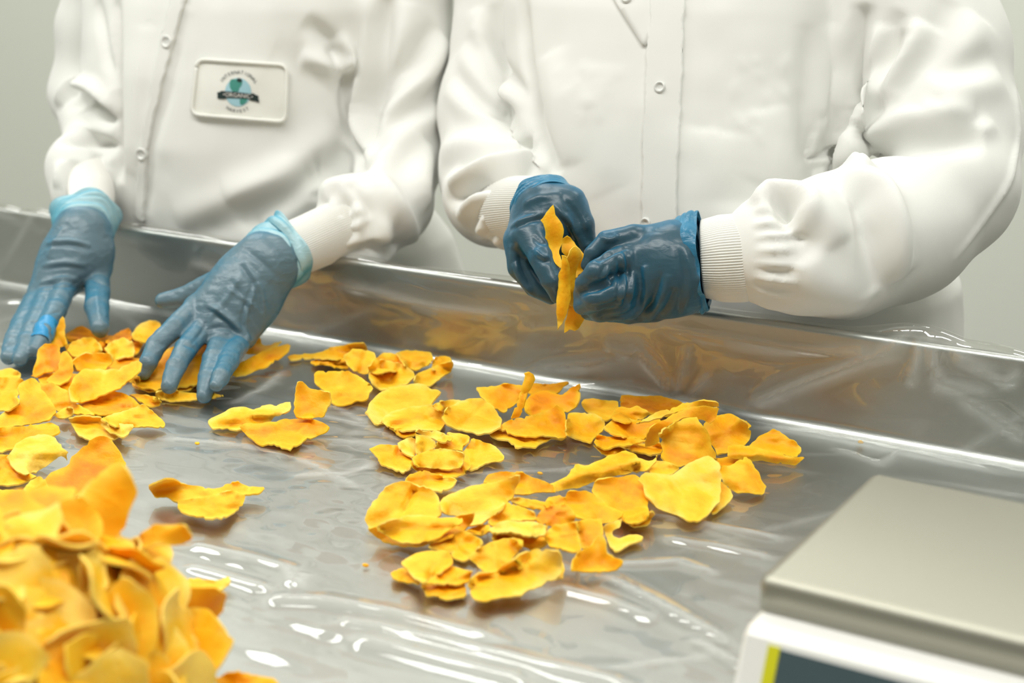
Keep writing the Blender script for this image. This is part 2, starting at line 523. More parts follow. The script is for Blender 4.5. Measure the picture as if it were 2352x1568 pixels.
struct('floor', (RX0 - .1, RY0 - .1, -.1), (RX1 + .1, RY1 + .1, 0), M['floor'])
struct('ceiling', (RX0 - .1, RY0 - .1, CEIL), (RX1 + .1, RY1 + .1, CEIL + .1), M['ceiling'])
struct('wall_back', (RX0 - .1, RY1, 0), (RX1 + .1, RY1 + .1, CEIL), M['wall'])
struct('wall_front', (RX0 - .1, RY0 - .1, 0), (RX1 + .1, RY0, CEIL), M['white_wall'])
struct('wall_left', (RX0 - .1, RY0, 0), (RX0, RY1, CEIL), M['wall'])
struct('wall_right', (RX1, RY0, 0), (RX1 + .1, RY1, CEIL), M['white_wall'])
for i, (lx, ly) in enumerate(LAMPS):
    e = empty('ceiling_light', (0, 0, 0))
    tag(e, 'flush white ceiling light, %s' % ['left end of the row above the workers', 'middle of the row above the workers',
        'right end of the row above the workers', 'left end of the row nearer the camera', 'middle of the row nearer the camera', 'right end of the row nearer the camera'][i], 'light', 'ceiling light panels')
    b = MB()
    for sx in (-1, 1):
        b.box((lx + sx * .6 - .02, ly - .19, CEIL - .03), (lx + sx * .6 + .02, ly + .19, CEIL - .001), .004)
        b.box((lx - .6, ly + sx * .17 - .02, CEIL - .03), (lx + .6, ly + sx * .17 + .02, CEIL - .001), .004)
    b.make('light_frame', M['lamp_frame'], e)

# ------------------------------------------------------------------ steel tray table
WALLH = .094
table = empty('tray_table', (0, 0, 0))
tag(table, 'long stainless steel sorting table with raised edge, lined with clear plastic', 'table')
TX0, TX1, TY0 = -1.75, 1.45, -1.02


def profile(off=0.0, step=.006):
    """table cross-section (Y, Z): surface, rounded corner, back wall, rolled rim"""
    P = []; r = .012
    for y in np.arange(TY0, -r, step * 1.0): P.append((y, TZ))
    for a in np.linspace(0, np.pi / 2, 8): P.append((-r + r * math.sin(a), TZ + r - r * math.cos(a)))
    for z in np.arange(TZ + r + step, TZ + WALLH - .006, step): P.append((0.0, z))
    for a in np.linspace(0, 1.25 * np.pi, 14): P.append((.006 - .006 * math.cos(a), TZ + WALLH - .006 + .006 * math.sin(a)))
    P = np.array(P); t = np.gradient(P, axis=0); t /= np.linalg.norm(t, axis=1)[:, None]
    n = np.stack([-t[:, 1], t[:, 0]], 1)
    return P + n * off, n


P0, _ = profile(0, .05); xs = np.linspace(TX0, TX1, 12)
V = np.concatenate([np.c_[np.full(len(P0), x), P0] for x in xs]); k = len(P0)
Q = np.array([[i * k + j, (i + 1) * k + j, (i + 1) * k + j + 1, i * k + j + 1] for i in range(len(xs) - 1) for j in range(k - 1)])
tr = mesh('tray', V, Q, M['steel'], table)
md = tr.modifiers.new('s', 'SOLIDIFY'); md.thickness = .0016; md.offset = -1
b = MB()
for z0, y0, y1 in ((TZ - .06, TY0, TY0 + .04), (TZ - .06, -.06, -.02)):
    b.box((TX0 + .05, y0, z0), (TX1 - .05, y1, TZ - .003), .003)
b.make('frame', M['steel'], table)
for x in (TX0 + .09, TX1 - .09):
    for y in (TY0 + .06, -.06):
        b = MB(); b.tube([(x, y, .012), (x, y, TZ - .05)], .02, 14); b.tube([(x, y, 0), (x, y, .014)], .028, 14)
        b.make('leg', M['steel'], table)

# ------------------------------------------------------------------ clear film: heights in (x, s) where s runs along the profile
PF, NF = profile(.0012, .0045)
SL = np.r_[0, np.cumsum(np.linalg.norm(np.diff(PF, axis=0), axis=1))]
_lip = np.array([[.02, TZ + WALLH - .02], [.026, TZ + WALLH - .05], [.028, TZ + WALLH - .08]])
PF = np.concatenate([PF, _lip]); NF = np.concatenate([NF, [[1, .2]] * 3]); SL = np.r_[SL, SL[-1] + .02 * np.arange(1, 4)]
FX = np.arange(-1.55, 1.25, .0048)
HF = np.zeros((len(FX), len(SL)), np.float32); CR = np.zeros_like(HF)
NT = int(np.argmax(PF[:, 0] > -.013))
S0 = SL[np.argmin(np.abs(PF[:, 0] + .012))]


def film_uv(px, py):
    p = onz(px, py, TZ)
    if p[1] < -.008:
        return p[0], np.interp(p[1], PF[:NT, 0], SL[:NT])
    w = wdir(px, py); t = (0 - CAM[1]) / w[1]; q = CAM + w * t
    return q[0], S0 + .016 + (q[2] - TZ - .012)


def crease(a, b_, amp, w, sharp=True, ends=(True, True), white=0.0):
    a = np.array(a, float); b_ = np.array(b_, float); m = 4 * w
    i0, i1 = np.searchsorted(FX, [min(a[0], b_[0]) - m, max(a[0], b_[0]) + m]); j0, j1 = np.searchsorted(SL, [min(a[1], b_[1]) - m, max(a[1], b_[1]) + m])
    if i1 <= i0 or j1 <= j0: return
    X = FX[i0:i1][:, None]; Y = SL[j0:j1][None]; ab = b_ - a; L = ab @ ab + 1e-9
    t = np.clip(((X - a[0]) * ab[0] + (Y - a[1]) * ab[1]) / L, 0, 1)
    d = np.hypot(X - a[0] - t * ab[0], Y - a[1] - t * ab[1])
    p = np.exp(-d / w) if sharp else np.exp(-(d / w) ** 2)
    tp = np.minimum(np.minimum(t / .3, 1) if ends[0] else 1, np.minimum((1 - t) / .3, 1) if ends[1] else 1) + 0 * t
    if white: CR[i0:i1, j0:j1] = np.maximum(CR[i0:i1, j0:j1], white * np.exp(-(d / .0042) ** 1.5) * np.clip(tp, 0, 1))
    if ends == (True, True): HF[i0:i1, j0:j1] += amp * p * np.clip(4 * t * (1 - t), .0, 1) ** .6
    else: HF[i0:i1, j0:j1] = np.maximum(HF[i0:i1, j0:j1], amp * p * tp)


r2 = np.random.default_rng(21)
for _ in range(330):                                       # small random creases, mostly along the table
    x = r2.uniform(-1.4, 1.1); s = r2.uniform(.1, SL[-1] - .05); a = r2.normal(0, .75) if r2.random() < .75 else r2.uniform(0, 3.14)
    L = r2.uniform(.03, .22)
    crease((x, s), (x + L * math.cos(a), s + L * math.sin(a)), r2.choice([-.7, 1]) * r2.uniform(.0005, .0018), r2.uniform(.004, .011), r2.random() < .6)
for _ in range(60):                                        # broad billows
    x = r2.uniform(-1.4, 1.1); s = r2.uniform(.1, S0 + .09); a = r2.normal(0, .5); L = r2.uniform(.1, .4)
    crease((x, s), (x + L * math.cos(a), s + L * math.sin(a)), r2.uniform(.0008, .0030), r2.uniform(.02, .045), False)
HF[:] = .0016 * np.tanh(HF / .0016)
gx_, gs_ = np.meshgrid(FX, SL, indexing='ij'); gp = np.stack([gx_.ravel(), gs_.ravel(), np.zeros(gx_.size)], 1)
gp = gp * [.45, 1.3, 1]
wob = [noise3(gp * 5 + q * 9.1, 40 + q).reshape(HF.shape) for q in range(3)]; FA = np.zeros_like(HF)
for q in range(13):                                        # flat facets meeting in sharp creases
    a = r2.normal(.12, .30) + np.pi / 2 if q % 5 else r2.uniform(0, 3.14); lam = r2.uniform(.022, .075)
    ph_ = (gx_ * math.cos(a) + gs_ * math.sin(a) + .011 * wob[q % 3] + .006 * wob[(q + 1) % 3]) / lam + r2.uniform(0, 9)
    fr_ = ph_ - np.floor(ph_); cen = r2.uniform(.15, .85); tri = np.where(fr_ < cen, fr_ / cen, (1 - fr_) / (1 - cen))
    mask = np.clip(noise3(gp * 3.2 + q * 5.3, 60 + q).reshape(HF.shape) * 1.6 + .12, 0, 1)
    FA += .42 * lam * r2.uniform(.03, .075) * tri * mask
HF[:] = .16 * HF + np.minimum(FA, .007).astype(np.float32) * np.clip(.35 + .65 * np.abs(wob[0]) * 2, 0, 1)
HF[:, SL > S0] *= .4
for _ in range(150):                                       # long fine pleats
    x = r2.uniform(-1.4, 1.1); s = r2.uniform(.05, SL[-1] - .05); a = r2.normal(.1, .45) if r2.random() < .7 else r2.uniform(0, 3.14); L = r2.uniform(.06, .38)
    crease((x, s), (x + L * math.cos(a), s + L * math.sin(a)), r2.uniform(.0004, .0010), r2.uniform(.0035, .007), True, (True, True), r2.uniform(0, .22))
for _ in range(16):                                        # a few steep pleats that catch the lamps
    x = r2.uniform(-1.2, .9); s = r2.uniform(.1, S0 - .05); a = r2.normal(-.12, .35); L = r2.choice([.02, .035, .06, .12, .2])
    crease((x, s), (x + L * math.cos(a), s + L * math.sin(a)), r2.uniform(.0016, .0030), r2.uniform(.0035, .006))
HBASE = .3 * HF
for poly, amp, w in [                                      # the long folds the photograph shows
    ([(410, 1256), (560, 1288), (662, 1316), (676, 1368)], .0035, .006), ([(676, 1368), (700, 1332)], .003, .004),
    ([(410, 1305), (520, 1335), (640, 1370)], .0035, .007), ([(590, 1385), (740, 1390), (900, 1420), (1188, 1492)], .004, .008),
    ([(750, 1432), (900, 1460), (1188, 1525), (1500, 1600)], .004, .008), ([(765, 1465), (1020, 1530), (1250, 1590)], .004, .010),
    ([(690, 950), (800, 975), (900, 1010)], .002, .006), ([(730, 920), (860, 990), (930, 1030)], .002, .006),
    ([(350, 1010), (560, 1030), (720, 1075), (840, 1140)], .0025, .007), ([(640, 1100), (800, 1095), (900, 1060)], .002, .006),
    ([(1480, 1180), (1650, 1218), (1830, 1250)], .003, .007), ([(1500, 1240), (1640, 1262), (1800, 1295)], .003, .007),
    ([(1360, 1320), (1500, 1390), (1700, 1500)], .0035, .008), ([(1290, 1310), (1560, 1295), (1660, 1330)], .002, .005),
    ([(1240, 1350), (1400, 1390), (1520, 1440)], .003, .008), ([(1560, 1460), (1700, 1540)], .003, .008),
    ([(1720, 985), (1900, 1010), (2352, 1105)], .003, .006), ([(1900, 1030), (2020, 1075), (2090, 1020)], .003, .006),
    ([(1180, 870), (1450, 880), (1640, 930)], .002, .005), ([(520, 940), (600, 900), (660, 850)], .0015, .005),
    ([(1700, 935), (1850, 870), (2000, 815), (2120, 790)], .005, .009), ([(1600, 760), (1550, 920)], .003, .006),
    ([(2130, 790), (2170, 870), (2300, 900)], .006, .010), ([(2120, 790), (2100, 860)], .005, .007), ([(2160, 800), (2310, 870), (2352, 850)], .005, .008),
    ([(2170, 870), (2352, 990)], .005, .012), ([(1440, 770), (1520, 860), (1560, 915)], .004, .008), ([(1385, 790), (1455, 805)], .006, .007),
    ([(760, 640), (1000, 700), (1200, 720)], .004, .009), ([(1500, 740), (1800, 790), (2050, 810)], .004, .009),
    ([(1300, 840), (1460, 815), (1180, 850)], .004, .008), ([(430, 590), (560, 640)], .004, .008), ([(0, 700), (60, 700)], .004, .008),
    ([(1640, 850), (1590, 900), (1580, 920)], .003, .005)]:
    uv = [film_uv(*p) for p in poly]
    for k_, (p, q) in enumerate(zip(uv[:-1], uv[1:])):
        near = poly[0][1] > 1240
        crease(p, q, amp * (1.5 if not near else 1.7), w * (.85 if not near else 1.5), True, (k_ == 0, k_ == len(uv) - 2) if len(uv) > 2 else (True, False), .34)
HF = np.maximum(HF, -.0006)
HF += (.0003 * noise3(np.stack(np.meshgrid(FX * 16, SL * 40, [0.5], indexing='ij'), -1).reshape(-1, 3), 3)).reshape(HF.shape)
HF[:, SL < .004] = 0
V = np.zeros((len(FX), len(SL), 3)); V[..., 0] = FX[:, None]
V[..., 1] = PF[None, :, 0] + NF[None, :, 0] * HF; V[..., 2] = PF[None, :, 1] + NF[None, :, 1] * HF
# the sheet stands up in a loose peak over the rim on the right
_s = np.where(SL > S0 + .085)[0]
bumpx = np.exp(-((FX - onz(2200, 800, TZ)[0] * .0 - C(2130, 790, 1.36)[0]) / .05) ** 2) * .010 + .003 * np.abs(np.sin(FX * 31 + 1.3 * np.sin(FX * 17)))
V[:, _s, 2] += bumpx[:, None]
# what lies on the sheet presses it flat again
ZB = PF[None, :, 1] + NF[None, :, 1] * HBASE
k = len(SL); i = np.arange(len(FX) - 1)[:, None]; j = np.arange(k - 1)[None]
Q = np.stack([i * k + j, (i + 1) * k + j, (i + 1) * k + j + 1, i * k + j + 1], -1).reshape(-1, 4)
film = mesh('plastic_film', V.reshape(-1, 3), Q, M['film'], None, True, False, {'fold': CR.ravel()})
tag(film, 'creased clear plastic film lining the steel sorting table', 'plastic film')

# ground height under the mango slices, 2 mm cells over the table
GX0, GY0, GC = -1.4, -1.0, .002
GH = np.full((1250, 510), TZ + .0015, np.float32)
_jj = PF[:, 0] < -.013
_gx = np.clip(np.searchsorted(FX, GX0 + GC * np.arange(1250)), 0, len(FX) - 1); _yy = PF[_jj, 0]; _gy = np.clip(np.searchsorted(_yy, GY0 + GC * np.arange(510)), 0, len(_yy) - 1)
GH = np.maximum(GH, ZB[:, _jj][_gx][:, _gy].astype(np.float32))

# ------------------------------------------------------------------ dried mango slices
def resample(poly, sp, jag, r):
    P = np.array(poly, float)
    # corner cutting keeps the traced outline but rounds it a little
    Q = np.empty((2 * len(P), 2)); N = np.roll(P, -1, 0); Q[0::2] = .9 * P + .1 * N; Q[1::2] = .1 * P + .9 * N; P = Q
    d = np.r_[0, np.cumsum(np.linalg.norm(np.diff(np.vstack([P, P[:1]]), axis=0), axis=1))]
    n = max(14, int(d[-1] / sp)); t = np.linspace(0, d[-1], n, endpoint=False); PP = np.vstack([P, P[:1]])
    O = np.stack([np.interp(t, d, PP[:, k]) for k in (0, 1)], 1)
    tg = np.roll(O, -1, 0) - np.roll(O, 1, 0); nr = np.stack([tg[:, 1], -tg[:, 0]], 1) / (np.linalg.norm(tg, axis=1)[:, None] + 1e-9)
    w = r.normal(0, 1, n); w = .55 * w + .4 * np.roll(w, 1) + .9 * np.interp(np.arange(n), np.arange(0, n + 6, 6), r.normal(0, 1, len(np.arange(0, n + 6, 6))))
    lf = 2.4 * np.interp(np.arange(n), np.arange(0, n + 11, 11), r.normal(0, 1, len(np.arange(0, n + 11, 11))))
    nick = (r.random(n) < .05) * r.uniform(-4.5, 2.5, n)
    return O + nr * ((w + lf + nick) * jag)[:, None]


def inside(O, G):
    r = np.zeros(len(G), bool); a, b = O, np.roll(O, -1, 0)
    for i in range(len(O)):
        c = (a[i, 1] > G[:, 1]) != (b[i, 1] > G[:, 1])
        r ^= c & (G[:, 0] < a[i, 0] + (G[:, 1] - a[i, 1]) / (b[i, 1] - a[i, 1] + 1e-12) * (b[i, 0] - a[i, 0]))
    return r


def tri2d(poly, sp, jag, r):
    """outline -> triangulated sheet: points, triangles, rim order, 0..1 nearness to the rim"""
    O = resample(poly, sp, jag, r); n = len(O)
    lo, hi = O.min(0), O.max(0); g = sp * 1.25
    gx, gy = np.meshgrid(np.arange(lo[0], hi[0], g), np.arange(lo[1], hi[1], g * .87)); gx[1::2] += g / 2
    G = np.stack([gx.ravel(), gy.ravel()], 1) + r.normal(0, .08 * g, (gx.size, 2))
    ins = inside(O, G); a, b = O, np.roll(O, -1, 0); dm = np.full(len(G), 1e9)
    for i in range(n):
        ab = b[i] - a[i]; t = np.clip(((G - a[i]) @ ab) / (ab @ ab + 1e-12), 0, 1)
        dm = np.minimum(dm, np.linalg.norm(G - a[i] - t[:, None] * ab, axis=1))
    keep = ins & (dm > .55 * g); G = G[keep]; dm = dm[keep]
    P = np.vstack([O, G]); ed = [(i, (i + 1) % n) for i in range(n)]
    v, _, f, ov, _, _ = delaunay_2d_cdt([Vector(p) for p in P], ed, [], 0, 1e-6, True)
    v = np.array([tuple(p) for p in v]); T = np.array([tuple(q) for q in f if len(q) == 3])
    T = T[inside(O, v[T].mean(1))]
    orig = np.array([o[0] if len(o) else 0 for o in ov])
    D = np.r_[np.zeros(n), dm]; edge = np.exp(-D[orig] / (1.1 * sp))
    e = np.concatenate([T[:, [0, 1]], T[:, [1, 2]], T[:, [2, 0]]]); key = {}
    for q in e: key[(q[0], q[1])] = 1
    rim = [(x, y) for (x, y) in key if (y, x) not in key]
    return v, T, rim, edge


def tri_normals(V, T):
    n = np.cross(V[T[:, 1]] - V[T[:, 0]], V[T[:, 2]] - V[T[:, 0]]); N = np.zeros_like(V)
    for k in range(3):
        for c in range(3): N[:, c] += np.bincount(T[:, k], n[:, c], len(V))
    return N / (np.linalg.norm(N, axis=1)[:, None] + 1e-12)


def lap(x, T, n, hold=None):
    E = np.concatenate([T[:, [0, 1]], T[:, [1, 2]], T[:, [2, 0]]]); deg = np.bincount(E.ravel(), minlength=len(x)) + 1e-9
    for _ in range(n):
        y = (np.bincount(E[:, 0], x[E[:, 1]], len(x)) + np.bincount(E[:, 1], x[E[:, 0]], len(x))) / deg
        x = .4 * x + .6 * y
    return x


def thicken(name, V, T, rim, edge, th, label, group, tone, parent=None):
    N = tri_normals(V, T)
    if (N @ np.array([0, 0, 1.0])).mean() < 0 and parent is None and abs((N @ np.array([0, 0, 1.0])).mean()) > .25:
        N = -N; T = T[:, ::-1]; rim = [(b_, a) for a, b_ in rim]
    n = len(V); t = th * (1 - .55 * edge)
    A = V; B = V - N * t[:, None]
    rv = sorted({a for a, _ in rim} | {b_ for _, b_ in rim}); ix = {a: 2 * n + i for i, a in enumerate(rv)}; k = len(rv)   # the cut rim keeps crisp edges
    Fc = np.concatenate([T, T[:, ::-1] + n, np.array([[ix[b_], ix[a], ix[a] + k] for a, b_ in rim]), np.array([[ix[b_], ix[a] + k, ix[b_] + k] for a, b_ in rim])])
    o = mesh(name, np.vstack([A, B, A[rv], B[rv]]), Fc, M['mango'], parent, True, True, {'edge': np.r_[edge, edge, np.full(2 * k, 1.5)]})
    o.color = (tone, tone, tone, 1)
    if parent is None: tag(o, label, 'mango slice', group)
    return o, N


def gh(x, y):
    i = np.clip(((x - GX0) / GC).astype(int), 0, GH.shape[0] - 1); j = np.clip(((y - GY0) / GC).astype(int), 0, GH.shape[1] - 1)
    return GH[i, j]


def stamp(V, T, edge):
    P = np.concatenate([V, (V[T[:, 0]] + V[T[:, 1]] + V[T[:, 2]]) / 3, (V[T[:, 0]] + V[T[:, 1]]) / 2, (V[T[:, 1]] + V[T[:, 2]]) / 2, (V[T[:, 2]] + V[T[:, 0]]) / 2])
    i = ((P[:, 0] - GX0) / GC).astype(int); j = ((P[:, 1] - GY0) / GC).astype(int)
    for a in (-1, 0, 1):
        for b_ in (-1, 0, 1):
            ii = np.clip(i + a, 0, GH.shape[0] - 1); jj = np.clip(j + b_, 0, GH.shape[1] - 1)
            np.maximum.at(GH, (ii, jj), P[:, 2].astype(np.float32))


def slice_on_pile(label, group, poly, lean=8, side=0, z=0.0, tone=.42, curl=0.0, bend=0.0, th=.0032, seed=0, fold=None, rest=True):
    """lean: degrees the far edge rises; side: degrees the right edge rises; z: extra height of the middle (m);
    curl: rim height in m (bowl > 0, dome < 0); bend: height of the middle of the long axis"""
    r = np.random.default_rng(seed); P = np.array(poly, float)
    size = np.sqrt((P.max(0) - P.min(0)).prod()); sp = np.clip(size / 19, 4.5, 12)
    v, T, rim, edge = tri2d(P, sp, .20 * sp, r)
    c = v.mean(0); low = v[v[:, 1].argmax()]
    z0 = TZ + .004 + z
    R = np.array([GF[1], -GF[0], 0]); a, s = math.radians(lean), math.radians(side)
    n = np.array([0, 0, 1.0]) - math.tan(a) * GF - math.tan(s) * R; n /= np.linalg.norm(n)
    w = wdir(v[:, 0], v[:, 1]); A = onz(np.array(c[0]), np.array(c[1]), z0)
    t = ((A - CAM) @ n) / (w @ n)
    q = CAM + w * t[:, None]; X = q - q.mean(0); u1 = R - n * (R @ n); u1 /= np.linalg.norm(u1); u2 = np.cross(n, u1)
    x, y = X @ u1, X @ u2; sx, sy = np.abs(x).max() + 1e-6, np.abs(y).max() + 1e-6; rr = np.sqrt((x / sx) ** 2 + (y / sy) ** 2); ph = np.arctan2(y / sy, x / sx)
    h = curl * (rr ** 2 - .4) + bend * (1 - (x / sx) ** 2)
    k1, k2 = r.integers(2, 4), r.integers(4, 7)
    am = min(.0045, .10 * min(sx, sy) * 2)
    h += am * np.sin(k1 * ph + r.uniform(0, 6.3)) * rr ** 1.5 + .4 * am * np.sin(k2 * ph + r.uniform(0, 6.3)) * rr ** 3
    h += .0020 * noise3(np.c_[x * 60, y * 60, np.full(len(x), seed * 1.7)], 5) + .0011 * noise3(np.c_[x * 170, y * 170, np.full(len(x), seed * 2.3)], 6)
    for _ in range(r.integers(1, 3)):                       # a crease or two across the slice
        q_ = r.uniform(0, 3.14); cxx, cyy = r.uniform(-.4, .4, 2); dd_ = (x / sx - cxx) * math.sin(q_) - (y / sy - cyy) * math.cos(q_)
        h += r.choice([-1, 1]) * r.uniform(.0012, .0036) * np.exp(-np.abs(dd_) / r.uniform(.10, .3)) * min(1, sx / .02)
    for _ in range(2):                                      # part of the rim curls
        h += r.uniform(-.003, .0075) * np.maximum(0, np.cos(ph - r.uniform(0, 6.3))) ** 3 * rr ** 4 * min(1, sx / .025)
    if fold:
        for (fx0, fy0), (fx1, fy1), fw, fa in fold:
            ab = np.array([fx1 - fx0, fy1 - fy0], float); L = np.linalg.norm(ab); ab /= L
            d = v - [fx0, fy0]; al = d @ ab; pd = np.abs(d[:, 0] * ab[1] - d[:, 1] * ab[0])
            h += fa * np.exp(-(pd / fw) ** 2) * np.clip(np.minimum(al, L - al) / (.25 * L) + .4, 0, 1)
    wn = (w @ n)
    t = t + h / np.where(np.abs(wn) < .12, np.sign(wn) * .12, wn) * 1.0
    if rest:
        # let it down on the film, then drape it over what already lies there
        gap = th + .0005
        q = CAM + w * t[:, None]
        t = t + np.percentile(TZ + .0016 + gap + z - q[:, 2], 88) / w[:, 2]
        q = CAM + w * t[:, None]; pen = gh(q[:, 0], q[:, 1]) + gap - q[:, 2]
        t = t + np.clip(np.percentile(pen, 62), 0, .012) / w[:, 2]
        tot = np.zeros(len(t))
        for it in range(5):
            q = CAM + w * t[:, None]; pen = np.maximum(gh(q[:, 0], q[:, 1]) + gap - q[:, 2], 0)
            dz = .5 * pen + .5 * lap(pen, T, 4); dz = np.minimum(dz, np.maximum(.012 - tot, 0)); tot += dz
            t = t + dz / w[:, 2]
    q = CAM + w * t[:, None]
    o, N = thicken('mango_slice', q, T, rim, edge, th, label, group, tone)
    if rest: stamp(q, T, edge)
    return o


def reg(ox, oy, s):
    return lambda *p: [(ox + x / s, oy + y / s) for x, y in zip(p[0::2], p[1::2])]


